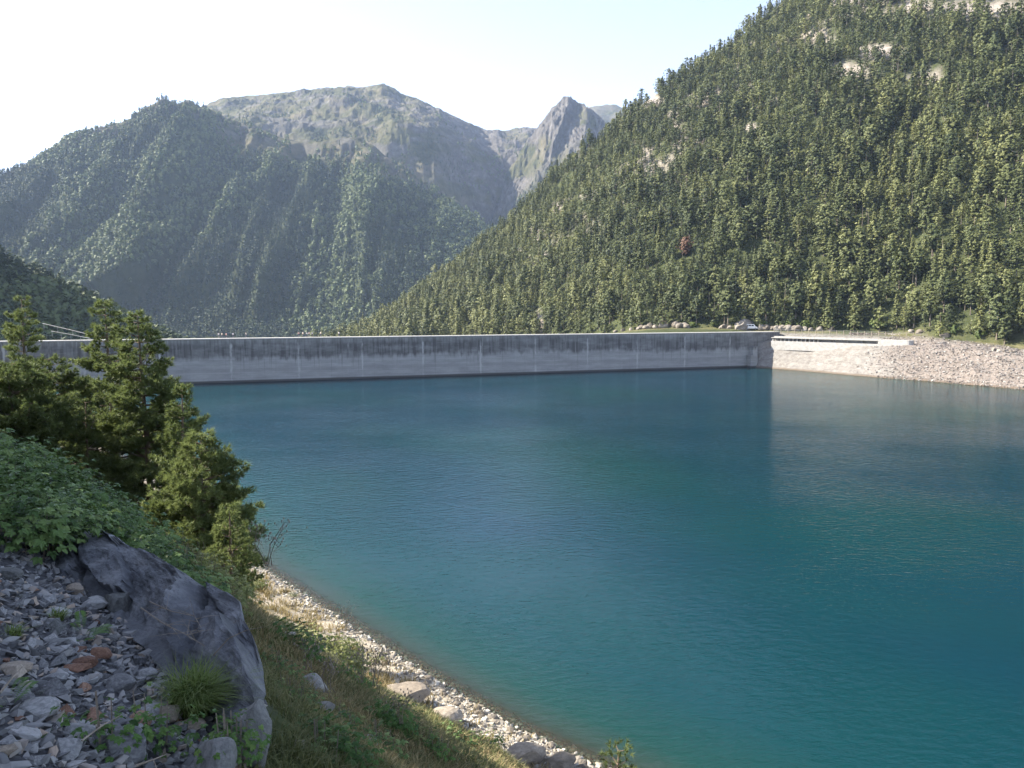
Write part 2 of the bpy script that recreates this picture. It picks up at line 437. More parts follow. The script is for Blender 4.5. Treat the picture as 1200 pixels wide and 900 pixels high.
body = ramp(nt, mrange(nt, dp, 0, 14, smooth=False), [(0.0, (0.08, 0.07, 0.042)), (0.05, (0.022, 0.038, 0.028)), (0.14, (0.006, 0.036, 0.031)), (0.36, (0.002, 0.031, 0.039)), (1.0, (0.0017, 0.0245, 0.0415))])
patch = noise(nt, g, 0.012, 3, 0.5)
body = mix(nt, mrange(nt, patch, 0.42, 0.62, 0, 0.5), body, (0.002, 0.036, 0.033))
nt.links.new(body, p.inputs["Base Color"])
p.inputs["IOR"].default_value = 1.33; p.inputs["Roughness"].default_value = 0.6; p.inputs["Specular IOR Level"].default_value = 0.0
p.subsurface_method = 'BURLEY'; p.inputs["Subsurface Weight"].default_value = 1.0; p.inputs["Subsurface Scale"].default_value = 5.0; p.inputs["Subsurface Radius"].default_value = (0.4, 1.0, 1.0)
mp = N(nt, "ShaderNodeMapping"); mp.inputs["Rotation"].default_value = (0, 0, math.radians(-28)); mp.inputs["Scale"].default_value = (0.75, 1.4, 1)
nt.links.new(g, mp.inputs[0])
w1 = noise(nt, mp.outputs[0], 1.1, 3, 0.5, 0.3); w2 = noise(nt, mp.outputs[0], 3.6, 2, 0.5, 0.2)
gust = mrange(nt, noise(nt, g, 0.03, 2), 0.3, 0.7, 0.55, 1.2)
w0 = noise(nt, g, 0.30, 2, 0.5, 0.4)
hh = mth(nt, 'MULTIPLY', mth(nt, 'ADD', mth(nt, 'ADD', w1, mth(nt, 'MULTIPLY', w0, 0.7)), mth(nt, 'MULTIPLY', w2, 0.28)), gust)
b = bump(nt, p, hh, 1.0, 0.08)
tr = N(nt, "ShaderNodeBsdfTransparent"); tr.inputs[0].default_value = (0.75, 0.85, 0.80, 1)
mx = N(nt, "ShaderNodeMixShader")
gl = N(nt, "ShaderNodeBsdfGlossy"); gl.inputs["Roughness"].default_value = 0.05; nt.links.new(b.outputs[0], gl.inputs["Normal"])
fr = N(nt, "ShaderNodeFresnel"); fr.inputs[0].default_value = 1.33; nt.links.new(b.outputs[0], fr.inputs["Normal"])
mg = N(nt, "ShaderNodeMixShader"); nt.links.new(mth(nt, 'MULTIPLY', fr.outputs[0], 0.80), mg.inputs[0]); nt.links.new(p.outputs[0], mg.inputs[1]); nt.links.new(gl.outputs[0], mg.inputs[2])
nt.links.new(mrange(nt, dp, 0.0, 1.0, 0.55, 0.0), mx.inputs[0]); nt.links.new(mg.outputs[0], mx.inputs[1]); nt.links.new(tr.outputs[0], mx.inputs[2])
nt.links.new(mx.outputs[0], out.inputs[0])
M["water"] = m
tag(link("lake_water", mesh("lake_water", np.stack([Xw, Yw, np.zeros_like(Xw)], -1).reshape(-1, 3), Q, M["water"], {"depth": dep.ravel()}, True)), kind="structure")

# ------------------------------------------------------------------ terrain as height fields along lines of sight from the lake's south end (real distances)
class Field:
    """columns by tangent A = x / y, each with K (depth, height) knots"""
    def __init__(s, cols, rows, ncol, zn):
        cols = sorted(cols, key=lambda c: c[0])
        s.A = np.array([c[0] for c in cols]); s.K = np.array([c[1] for c in cols], float)      # (C,K,2)
        s.zn = zn; s.rows = rows
        s.Ag = np.linspace(s.A[0], s.A[-1], ncol)
        s.vg = np.concatenate([np.linspace(k, k + 1, r, endpoint=False) for k, r in enumerate(rows)] + [[len(rows)]])
    def knots(s, A):
        out = np.empty(np.shape(A) + s.K.shape[1:])
        for k in range(s.K.shape[1]):
            for q in range(2): out[..., k, q] = np.interp(A, s.A, s.K[:, k, q])
        return out
    def point(s, A, v):
        A = np.asarray(A, float); v = np.asarray(v, float)
        kn = s.knots(A); k0 = np.clip(np.floor(v).astype(int), 0, s.K.shape[1] - 2); f = (v - k0)
        lo = np.take_along_axis(kn, k0[..., None, None], -2)[..., 0, :]; hi = np.take_along_axis(kn, (k0 + 1)[..., None, None], -2)[..., 0, :]
        D = lo[..., 0] * (1 - f) + hi[..., 0] * f; z = lo[..., 1] * (1 - f) + hi[..., 1] * f
        x, y = A * D, D
        dx, dy, dz = s.zn(x, y, z, v, A)
        return np.stack([x + dx, y + dy, z + dz], -1)
    def build(s, name, mat, attrs=None):
        Ag, vg = np.meshgrid(s.Ag, s.vg, indexing='ij')
        P = s.point(Ag, vg); ni, nj = Ag.shape
        i = np.arange(ni - 1)[:, None] * nj; j = np.arange(nj - 1)[None]
        Q = np.stack([i + j, i + nj + j, i + nj + j + 1, i + j + 1], -1).reshape(-1, 4)
        at_ = {k: f(P, Ag, vg).ravel() for k, f in (attrs or {}).items()}
        o = link(name, mesh(name, P.reshape(-1, 3), Q, mat, at_, True))
        return tag(o, kind="structure")

def A_of(px): return (px - 600) / FPX / 1.0046
def sil(px, py, D):
    q = at(px, py, D); return q[0] / q[1], D, q[2]

# --- right hillside: shore, bank top, foot of the slope, mid slope, ridge, behind
RID = np.array([(330, 436, 900), (400, 398, 870), (440, 381, 840), (480, 352, 800), (520, 324, 780), (560, 292, 760), (600, 259, 740), (650, 209, 715), (700, 168, 690), (745, 131, 680), (800, 88, 680),
                (850, 58, 680), (900, 19, 680), (1000, -70, 720), (1100, -130, 760), (1200, -190, 800), (1400, -250, 790), (1800, -300, 700), (2400, -300, 600)], float)
ridA = np.array([sil(*r) for r in RID])
LOW = [  # px, D0,z0, D1,z1, D2,z2
    (330, 306, -20, 420, -24, 660, -22), (400, 305, -20, 400, -22, 610, -12), (480, 306, -20, 380, -18, 545, -2), (600, 312, -20, 365, -8, 470, 6), (700, 324, -20, 352, 4, 410, 11),
    (735, 324, 4, 336, 12.5, 388, 14), (760, 327, 12, 334, 14.4, 378, 15), (800, 332, 13, 338, 14.6, 366, 15.6), (860, 341, 13, 346, 14.7, 356, 15.6), (878, 345, 9, 348, 13.5, 354, 15.6),
    (886, 333.5, -3, 339, 9.5, 353, 15.5), (905, 326, -3, 338, 10.6, 350, 15.5), (950, 309, -3, 329, 10.4, 343, 15.4), (1000, 291, -3, 312, 10.0, 335, 15.2), (1035, 281, -3, 301, 9.6, 328, 15.0), (1070, 272, -3, 292, 9.6, 319, 15.0),
    (1100, 265, -3, 286, 10.4, 307, 14.2), (1150, 252, -3, 273, 10.2, 295, 12.4), (1200, 240, -3, 262, 9.6, 284, 11.2), (1400, 196, -3, 218, 9.6, 240, 12), (1800, 150, -3, 172, 9.6, 196, 13), (2400, 104, -3, 126, 9.6, 150, 13)]
lowA = np.array([A_of(r[0]) for r in LOW]); lowK = np.array([r[1:] for r in LOW], float)
cols = []
for A in np.unique(np.round(np.concatenate([lowA, ridA[:, 0]]), 5)):
    if A < max(lowA[0], ridA[0, 0]) or A > min(lowA[-1], ridA[-1, 0]): continue
    l = [np.interp(A, lowA, lowK[:, q]) for q in range(6)]
    D, z = np.interp(A, ridA[:, 0], ridA[:, 1]), np.interp(A, ridA[:, 0], ridA[:, 2])
    mD, mz = l[4] * .5 + D * .5, l[5] * .5 + z * .5
    cols.append((A, [(l[0], l[1]), (l[2], l[3]), (l[4], l[5]), (mD, mz + 4), (D, z), (D + 260, z - 150)]))

def hill_noise(x, y, z, v, A):
    up = sstep(2.0, 2.5, v)
    k = 1 - sstep(3.75, 4.0, v) * (1 - sstep(4.0, 4.3, v)) * 0.6
    dz = fbm(x / 70, y / 70, 5, 31) * 13 * up * k + (ridged(x / 34, z / 50, 3, 41) - 0.55) * 7 * up * k
    rub = sstep(0.1, 0.5, v) * (1 - sstep(1.9, 2.3, v)) * (A > A_of(880))
    stone = sstep(A_of(1010), A_of(1080), A)
    dz = dz + rub * (fbm(x / 4, (y + z) / 4, 4, 77) * (0.22 + 0.75 * stone)) + rub * (1 - stone) * np.where(v < 1, (np.floor(z * 0.55 + 0.15 * fbm(x / 12, y / 12, 2, 3)) / 0.55 - z) * 0.22, 0)
    return 0, 0, dz
hill = Field(cols, [26, 12, 40, 46, 18], 620, hill_noise)

m, nt, p, out = new_mat("hillside_ground")
g = geo_pos(nt); sx = N(nt, "ShaderNodeSeparateXYZ"); nt.links.new(g, sx.inputs[0])
f1 = noise(nt, g, 0.35, 8, 0.7); b1 = noise(nt, g, 0.05, 5, 0.6)
floor_ = ramp(nt, f1, [(0.3, (0.030, 0.038, 0.018)), (0.55, (0.060, 0.070, 0.030)), (0.85, (0.11, 0.108, 0.055))])
rockc = ramp(nt, noise(nt, g, 0.22, 8, 0.7, 0.5), [(0.3, (0.15, 0.125, 0.105)), (0.5, (0.29, 0.25, 0.215)), (0.75, (0.45, 0.41, 0.36))])
c = mix(nt, attr(nt, "rock"), floor_, rockc)
grassc = ramp(nt, f1, [(0.3, (0.075, 0.085, 0.030)), (0.7, (0.19, 0.165, 0.09))])
c = mix(nt, attr(nt, "meadow"), c, grassc)
pave = ramp(nt, noise(nt, g, 0.5, 8, 0.75), [(0.25, (0.120, 0.107, 0.093)), (0.5, (0.222, 0.207, 0.188)), (0.8, (0.33, 0.315, 0.292))])
rub = ramp(nt, noise(nt, g, 0.9, 8, 0.75), [(0.25, (0.11, 0.09, 0.075)), (0.5, (0.20, 0.17, 0.15)), (0.8, (0.31, 0.28, 0.25))])
pv = attr(nt, "paved"); bk = attr(nt, "bank")
c = mix(nt, bk, c, mix(nt, pv, rub, pave))
seam = mrange(nt, noise(nt, g, 0.11, 6, 0.6, 1.5), 0.485, 0.5, 0, 1); seam2 = mrange(nt, noise(nt, g, 0.11, 6, 0.6, 1.5), 0.5, 0.515, 1, 0)
c = mix(nt, mth(nt, 'MULTIPLY', mth(nt, 'MULTIPLY', mth(nt, 'MULTIPLY', seam, seam2), bk), 0.6), c, (0.16, 0.13, 0.11))
lz = mth(nt, 'PINGPONG', mth(nt, 'ADD', mth(nt, 'MULTIPLY', sx.outputs[2], 0.42), mth(nt, 'MULTIPLY', noise(nt, g, 0.07, 5, 0.6), 3.0)), 0.5)
c = mix(nt, mth(nt, 'MULTIPLY', mth(nt, 'MULTIPLY', mrange(nt, lz, 0.0, 0.06, 1.0, 0.0), bk), 0.55), c, (0.10, 0.085, 0.07))
wetc = mrange(nt, sx.outputs[2], 0.25, 0.9, 0.85, 0.0)
c = mix(nt, mth(nt, 'MULTIPLY', wetc, bk), c, (0.13, 0.10, 0.075))
nt.links.new(c, p.inputs["Base Color"]); p.inputs["Roughness"].default_value = 0.95; p.inputs["Specular IOR Level"].default_value = 0.1
bump(nt, p, noise(nt, g, 1.1, 8, 0.7), 0.9, 0.35)
M["hillside"] = m

BARE = [(-1, 993, 84, 26, 10), (-1, 1085, 92, 22, 9), (0, 632, 378, 5, 14), (0, 690, 232, 8, 5), (0, 762, 118, 14, 8), (0, 985, 292, 11, 5), (0, 1150, 12, 60, 12), (0, 1030, 60, 30, 8), (0, 730, 200, 8, 5), (0, 640, 300, 6, 5), (0, 1000, 2, 30, 8), (0, 1075, 8, 20, 8), (0, 1185, 185, 14, 8), (0, 545, 340, 6, 4), (0, 880, 150, 8, 5)]
BARE_P = [(A_of(px) , px, py, w, h) for _, px, py, w, h in BARE]
def bare(P, A, v):
    """rocky openings in the forest, found once as places on the slope"""
    X_, Y_, d_ = to_px(P.reshape(-1, 3)); out_ = np.zeros(len(X_))
    for _, px, py, w, h in BARE_P:
        out_ = np.maximum(out_, 1 - sstep(0.6, 1.4, np.hypot((X_ - px) / w, (Y_ - py) / h)))
    return out_.reshape(P.shape[:-1])
def rock_attr(P, A, v):
    n_ = sstep(0.72, 0.82, ridged(P[..., 0] / 26, P[..., 2] / 20, 4, 91)) * sstep(2.5, 3.4, v)
    return np.clip(np.maximum(bare(P, A, v), n_ * 0.8), 0, 1)
def bank_attr(P, A, v): return (sstep(A_of(872), A_of(882), A)) * (1 - sstep(1.55, 1.9, v))
def paved_attr(P, A, v): return 1 - sstep(A_of(1015), A_of(1075), A + 0.02 * fbm(P[..., 0] / 8, P[..., 1] / 8, 3, 4))
def meadow_attr(P, A, v): return sstep(1.5, 1.9, v) * (1 - sstep(1.99, 2.01, v)) * sstep(A_of(690), A_of(740), A) * sstep(-.5, .2, fbm(P[..., 0] / 9, P[..., 1] / 9, 3, 8))
hill.build("hillside", M["hillside"], {"rock": rock_attr, "bank": bank_attr, "paved": paved_attr, "meadow": meadow_attr})

# --- far mountains
m, nt, p, out = new_mat("mountain_ground")
g = geo_pos(nt)
f1 = noise(nt, g, 0.03, 10, 0.7); f2 = noise(nt, g, 0.012, 8, 0.65, 0.5)
forest = ramp(nt, f1, [(0.3, (0.030, 0.042, 0.022)), (0.7, (0.075, 0.088, 0.040))])
turf = ramp(nt, f2, [(0.36, (0.036, 0.044, 0.020)), (0.5, (0.088, 0.088, 0.043)), (0.64, (0.155, 0.135, 0.088))])
rockc = ramp(nt, f1, [(0.25, (0.045, 0.042, 0.040)), (0.5, (0.115, 0.106, 0.096)), (0.75, (0.23, 0.212, 0.195))])
c = mix(nt, attr(nt, "alpine"), forest, turf); c = mix(nt, attr(nt, "rock"), c, rockc)
nt.links.new(c, p.inputs["Base Color"]); p.inputs["Roughness"].default_value = 0.95; p.inputs["Specular IOR Level"].default_value = 0.1
bump(nt, p, noise(nt, g, 0.05, 10, 0.75), 1.0, 10.0)
M["mountain"] = m

def columns(top, prof):
    """top: (px,py,D) crest points; prof: [(depth factor, height factor)] knots below it, then crest, then behind"""
    out_ = []
    for px, py, D in top:
        A, D, z = sil(px, py, D)
        ks = [(D * a_ if b_ is not None else D, -30 + (z + 30) * b_) for a_, b_ in prof]
        out_.append((A, ks + [(D, z), (D * 1.12, z * 0.72)]))
    return out_

def massif_noise(x, y, z, v, A):
    u = x * 0.97 + 0.12 * z
    w = (1 - sstep(3.55, 4.0, v) * 0.75) * sstep(0.0, 0.8, v)
    rib = (ridged(u / 260 + .25 * fbm(x / 300, z / 200, 2, 60), z / 2600 + 3, 3, 61, 0.6) - 0.55) * 250 + (ridged(u / 62, z / 500, 3, 62, 0.6) - 0.55) * 130
    return 0, -rib * w * 0.85, fbm(x / 120, y / 120, 5, 64) * 26 * w + fbm(x / 30, z / 30, 3, 66) * 9
TOPA = [(-420, 330, 1500), (-300, 300, 1650), (-150, 235, 1800), (0, 206, 1900), (50, 189, 1920), (100, 163, 1950), (150, 138, 1980), (180, 124, 1990), (195, 118, 1990), (205, 121, 1990), (212, 123, 1990), (222, 118, 1995), (235, 125, 2000), (250, 131, 2000),
        (300, 150, 2010), (350, 166, 2020), (400, 163, 2000), (420, 163, 2000), (450, 182, 2010), (500, 215, 2030), (545, 243, 2050), (575, 262, 2050), (610, 300, 2080), (660, 350, 2120), (720, 400, 2150)]
massif = Field(columns(TOPA, [(0.62, 0.0), (0.70, 0.22), (0.80, 0.50), (0.91, 0.80)]), [8, 34, 40, 34, 22, 8], 520, massif_noise)
massif.build("mountain_forested", M["mountain"], {
    "alpine": lambda P, A, v: sstep(3.3, 3.85, v + 0.5 * fbm(P[..., 0] / 90, P[..., 2] / 60, 4, 71) + .55 * sstep(A_of(235), A_of(290), A) * sstep(A_of(500), A_of(440), A)),
    "rock": lambda P, A, v: sstep(0.60, 0.75, ridged(P[..., 0] / 60, P[..., 2] / 50, 4, 73)) * sstep(3.0, 3.8, v) * 0.7})

def crest_noise(x, y, z, v, A):
    w = 1 - sstep(3.5, 4.0, v) * (1 - sstep(4.0, 4.3, v)) * 0.75
    rib = (ridged((x + 0.3 * z) / 240, z / 700, 4, 81) - 0.55) * (70 + 120 * sstep(A_of(450), A_of(560), A))
    return 0, -rib * w, fbm(x / 140, y / 170, 6, 83, 0.58) * 42 * w + fbm(x / 16, y / 22, 4, 84, .65) * 6
TOPB = [(60, 190, 2900), (150, 150, 2900), (235, 124, 2900), (262, 116, 2900), (300, 112, 2920), (350, 108, 2920), (380, 103, 2920), (410, 99, 2900), (430, 101, 2900), (447, 99, 2880), (458, 103, 2870), (470, 110, 2870), (490, 115, 2900), (520, 131, 2950), (545, 144, 3050), (570, 153, 3150), (592, 155, 3250), (615, 151, 3250), (650, 150, 3250), (720, 160, 3250)]
crest = Field(columns(TOPB, [(0.71, 0.22), (0.75, 0.50), (0.80, 0.70), (0.90, 0.86)]), [10, 40, 40, 46, 50, 8], 760, crest_noise)
crest.build("mountain_crest", M["mountain"], {
    "alpine": lambda P, A, v: np.ones_like(v),
    "rock": lambda P, A, v: np.clip(sstep(0.66, 0.80, ridged(P[..., 0] / 110, P[..., 2] / 50, 5, 85)) * 0.8 + sstep(A_of(470), A_of(540), A) * sstep(-.15, .35, fbm(P[..., 0] / 80, P[..., 2] / 60, 4, 86) + 0.15), 0, 1)})

def peak_noise(x, y, z, v, A):
    w = 1 - sstep(3.6, 4.0, v) * (1 - sstep(4.0, 4.3, v)) * 0.8
    rib = (ridged((x - 0.25 * z) / 110, z / 420, 4, 93) - 0.55) * 170
    return 0, -rib * w, fbm(x / 50, y / 80, 6, 95, 0.68) * 42 * w + fbm(x / 14, y / 16, 4, 96, .65) * 11
TOPC = [(500, 330, 2500), (550, 262, 2500), (580, 226, 2480), (600, 196, 2470), (618, 166, 2460), (630, 150, 2450), (642, 133, 2450), (652, 122, 2450), (660, 115, 2450), (668, 117, 2450), (675, 117, 2455), (685, 122, 2460), (695, 132, 2470), (706, 143, 2480), (730, 168, 2500), (800, 240, 2550), (900, 330, 2600)]
peak = Field(columns(TOPC, [(0.80, 0.12), (0.86, 0.40), (0.92, 0.66), (0.96, 0.84)]), [8, 36, 36, 36, 36, 8], 460, peak_noise)
peak.build("mountain_peak", M["mountain"], {
    "alpine": lambda P, A, v: sstep(120, 330, P[..., 2] + 120 * fbm(P[..., 0] / 90, P[..., 2] / 90, 3, 97)),
    "rock": lambda P, A, v: sstep(0.48, 0.66, ridged(P[..., 0] / 70, P[..., 2] / 110, 5, 99)) * sstep(1.6, 2.6, v)})
TOPD = [(600, 190, 3900), (690, 126, 3900), (705, 124, 3900), (720, 123, 3900), (745, 128, 3900), (800, 150, 3900), (900, 220, 3900)]
rear = Field(columns(TOPD, [(0.80, 0.3), (0.86, 0.55), (0.92, 0.75), (0.96, 0.9)]), [6, 12, 14, 14, 12, 6], 120, crest_noise)
rear.build("mountain_rear", M["mountain"], {"alpine": lambda P, A, v: np.ones_like(v), "rock": lambda P, A, v: 0.5 * sstep(0.5, 0.7, ridged(P[..., 0] / 130, P[..., 2] / 90, 5, 101))})

# --- left spur behind the dam
def spur_noise(x, y, z, v, A):
    w = 1 - sstep(3.5, 4.0, v) * (1 - sstep(4.0, 4.3, v)) * 0.7
    return 0, 0, fbm(x / 60, y / 60, 5, 111) * 12 * w * sstep(0, 1, v)
TOPE = [(-520, -60, 540), (-330, -40, 590), (-200, 60, 620), (-110, 190, 640), (-50, 275, 648), (-25, 296, 650), (0, 307, 655), (30, 322, 660), (60, 333, 665), (100, 351, 670), (150, 376, 680), (200, 400, 690), (260, 432, 700)]  # crest left of the view raised, unseen, so the spur falls in shade
spur = Field(columns(TOPE, [(0.52, 0.05), (0.62, 0.28), (0.74, 0.52), (0.87, 0.77)]), [6, 16, 18, 18, 16, 10], 160, spur_noise)
spur.build("hillside_spur", M["mountain"], {"alpine": lambda P, A, v: np.zeros_like(v), "rock": lambda P, A, v: 0.4 * sstep(0.6, 0.75, ridged(P[..., 0] / 30, P[..., 2] / 30, 4, 113))})

# ------------------------------------------------------------------ the dam
dam = empty("dam", DA, math.atan2(DU[1], DU[0]))
tag(dam, "long grey concrete dam wall with dark drip stains and pale joint streaks across the lake", "dam")
JO = [float(np.dot(dam_pt(px) - DA, DU)) for px in (264, 349, 427, 499, 567, 632, 690, 745, 796)]
jk = np.polyfit(np.arange(len(JO)), JO, 1); JS, J0 = float(jk[0]), float(jk[1])

m, nt, p, out = new_mat("dam_concrete")
co = obj_co(nt); s3 = N(nt, "ShaderNodeSeparateXYZ"); nt.links.new(co, s3.inputs[0]); ux, uz = s3.outputs[0], s3.outputs[2]
def sc_noise(scale, detail=5, rough=0.6, dist=0.0, rot=None):
    mp = N(nt, "ShaderNodeMapping"); mp.inputs["Scale"].default_value = scale
    nt.links.new(co, mp.inputs[0]); return noise(nt, mp.outputs[0], 1.0, detail, rough, dist)
base = ramp(nt, sc_noise((0.12, 0.12, 0.5), 8, 0.65), [(0.25, (0.225, 0.224, 0.218)), (0.5, (0.305, 0.303, 0.294)), (0.8, (0.40, 0.395, 0.38))])
drip = sc_noise((0.55, 0.5, 0.05), 4, 0.6, 0.2)                         # ragged lower edge of the dark band
edge = mth(nt, 'ADD', mth(nt, 'ADD', uz, mth(nt, 'MULTIPLY', mth(nt, 'SUBTRACT', drip, 0.5), 5.0)), mth(nt, 'MULTIPLY', mth(nt, 'SUBTRACT', sc_noise((0.035, 0.1, 0.01), 3), 0.5), 5.0))
dark = mth(nt, 'MULTIPLY', mrange(nt, edge, 7.0, 8.8), mrange(nt, edge, 14.6, 12.4))
blot = sc_noise((0.10, 0.1, 0.30), 5, 0.65); streak = sc_noise((1.3, 0.5, 0.06), 3, 0.6)
dark = mth(nt, 'MULTIPLY', dark, mth(nt, 'ADD', mrange(nt, blot, 0.30, 0.62, 0.38, 0.92), mrange(nt, streak, 0.45, 0.65, -0.1, 0.25), True))
c = mix(nt, dark, base, (0.095, 0.09, 0.088))
topst = mth(nt, 'MULTIPLY', mrange(nt, edge, 11.5, 14.0), mrange(nt, streak, 0.42, 0.62, 0.0, 0.55))
c = mix(nt, topst, c, (0.17, 0.16, 0.145))
lift = mth(nt, 'PINGPONG', mth(nt, 'ADD', uz, mth(nt, 'MULTIPLY', sc_noise((0.02, 1, 0.2), 1), 0.1)), 0.75)
c = mix(nt, mth(nt, 'MULTIPLY', mrange(nt, lift, 0.0, 0.10, 1.0, 0.0), 0.30), c, (0.12, 0.115, 0.11))
lowl = mth(nt, 'MULTIPLY', mrange(nt, uz, 3.2, 3.6), mrange(nt, uz, 4.6, 4.2)); c = mix(nt, mth(nt, 'MULTIPLY', lowl, 0.25), c, (0.17, 0.165, 0.16))
jx = mth(nt, 'ADD', ux, mth(nt, 'MULTIPLY', mth(nt, 'SUBTRACT', sc_noise((0.3, 0.3, 0.45), 3), 0.5), 0.9))
jd = mth(nt, 'ABSOLUTE', mth(nt, 'SUBTRACT', mth(nt, 'FLOORED_MODULO', mth(nt, 'ADD', jx, -J0 + JS / 2), JS), JS / 2))
jw = mth(nt, 'ADD', -0.25, mth(nt, 'MULTIPLY', sc_noise((0.06, 0.2, 0.22), 3), 1.1))
jm = mth(nt, 'MULTIPLY', mrange(nt, mth(nt, 'SUBTRACT', jd, jw), -0.25, 0.2, 0.95, 0.0), mrange(nt, sc_noise((0.05, 0.2, 0.2), 2), 0.36, 0.6, 0.15, 0.9))
jm = mth(nt, 'MULTIPLY', jm, mrange(nt, uz, 13.6, 12.2))
c = mix(nt, jm, c, (0.46, 0.45, 0.43))
# secondary thin pale runs
thin = mth(nt, 'MULTIPLY', mrange(nt, sc_noise((0.85, 0.5, 0.03), 2, 0.5), 0.60, 0.72), mrange(nt, blot, 0.42, 0.66, 0, 0.6)); c = mix(nt, thin, c, (0.38, 0.37, 0.355))
dk = mth(nt, 'MULTIPLY', mrange(nt, sc_noise((1.7, 0.5, 0.05), 3, 0.6), 0.56, 0.70), mrange(nt, uz, 2.0, 9.0, 0.15, 0.6)); c = mix(nt, dk, c, (0.105, 0.10, 0.095))
c = mix(nt, mrange(nt, uz, 0.9, 0.45, 0.0, 0.9), c, (0.055, 0.05, 0.045))
nt.links.new(c, p.inputs["Base Color"]); p.inputs["Roughness"].default_value = 0.9; p.inputs["Specular IOR Level"].default_value = 0.2
bump(nt, p, sc_noise((0.8, 0.8, 0.8), 8, 0.7), 0.5, 0.08)
M["dam"] = m
M["concrete"] = rock_mat("pale_concrete", [(0.25, (0.30, 0.285, 0.265)), (0.5, (0.40, 0.385, 0.36)), (0.8, (0.49, 0.48, 0.455))], 0.8, 5, 0.4, 0.03, 0.9, 0.1)
M["concrete_grey"] = rock_mat("grey_concrete", [(0.25, (0.24, 0.23, 0.21)), (0.5, (0.34, 0.33, 0.31)), (0.8, (0.44, 0.43, 0.40))], 0.8, 5, 0.4, 0.03, 0.9, 0.1)

# wall: upstream face on local y = 0, lake at negative y
us = np.linspace(0, DL, 160); zs = np.concatenate([np.linspace(-22, 0, 6), np.linspace(0, 14.35, 22)[1:]])
U, Zz = np.meshgrid(us, zs, indexing='ij'); Yf = 0.012 * (14.4 - Zz) * -1 + 0.03 * fbm(U / 3, Zz / 2, 3, 4)
nz = len(zs)
V = np.stack([U, Yf, Zz], -1).reshape(-1, 3); i = np.arange(len(us) - 1)[:, None] * nz; j = np.arange(nz - 1)[None]
Qf = np.stack([i + j, i + nz + j, i + nz + j + 1, i + j + 1], -1).reshape(-1, 4)
mb = MB(); mb.add(V, Q=Qf)
y0 = -0.012 * 36.4
mb.add([[0, y0, -22], [DL, y0, -22], [DL, 0, 14.35], [0, 0, 14.35], [0, 22, -22], [DL, 22, -22], [DL, 4.2, 14.35], [0, 4.2, 14.35]],
       Q=[[3, 2, 6, 7], [5, 4, 7, 6], [0, 3, 7, 4], [1, 5, 6, 2]])
link("wall", mb.mesh("dam_wall", M["dam"]), dam)
mb = MB(); mb.box((DL / 2, 2.1, 14.53), (DL + 0.3, 5.0, 0.34)); link("coping", mb.mesh("dam_coping", M["concrete"]), dam)
ue = float(np.dot(dam_pt(874) - DA, DU))
mb = MB(); mb.box((ue + 1.6, -1.6, 0.5), (3.6, 3.4, 9.0), 0, 0.5, 0.92); mb.box((ue + 2.5, -1.2, 6.0), (2.4, 2.6, 5.0), 0, 0.5, 0.92)
link("shaded_rock_steps", mb.mesh("dam_shaded_rock", M["dam"]), dam)  # added blocks in place of bank rock shaded by the dam

# left abutment: sloping pipe railing
t_ = empty("railing", at(56, 381, 256)); tag(t_, "pale sloping double railing rising from the left end of the dam crest", "railing")
to_ = np.array(t_.location)
for (x1, y1, D1), (x2, y2, D2) in (((50, 379, 257), (121, 396.2, 252)), ((60, 388, 251), (106, 396.8, 249))):
    a_, b_ = at(x1, y1, D1) - to_, at(x2, y2, D2) - to_
    mb = MB(); mb.tube([a_, (a_ + b_) / 2 + [0, 0, 0.1], b_], 0.10, 6); link("rail", mb.mesh("railing_rail", M["concrete"]), t_)
    for f in (0.02, .25, .5, .75):
        q = a_ + (b_ - a_) * f; mb = MB(); mb.tube([q - [0, 0, 1.6], q], 0.06, 5); link("post", mb.mesh("railing_post", M["concrete_grey"]), t_)

# ------------------------------------------------------------------ people on the crest
def skin(name, pts, edges, rad, mat, root=0, levels=1):
    me = bpy.data.meshes.new(name); me.from_pydata([tuple(q) for q in pts], edges, [])
    o = bpy.data.objects.new("tmp", me); COL.objects.link(o)
    o.modifiers.new("s", 'SKIN'); sv = me.skin_vertices[0].data
    for k, r in enumerate(rad):
        sv[k].radius = (r, r * 0.9) if np.isscalar(r) else r
        sv[k].use_root = (k == root)
    if levels:
        ss = o.modifiers.new("u", 'SUBSURF'); ss.levels = ss.render_levels = levels
    dg = bpy.context.evaluated_depsgraph_get(); dg.update()
    ev = bpy.data.meshes.new_from_object(o.evaluated_get(dg)); ev.name = name
    bpy.data.objects.remove(o); bpy.data.meshes.remove(me)
    ev.materials.clear(); ev.materials.append(mat)
    for q in ev.polygons: q.use_smooth = True
    return ev

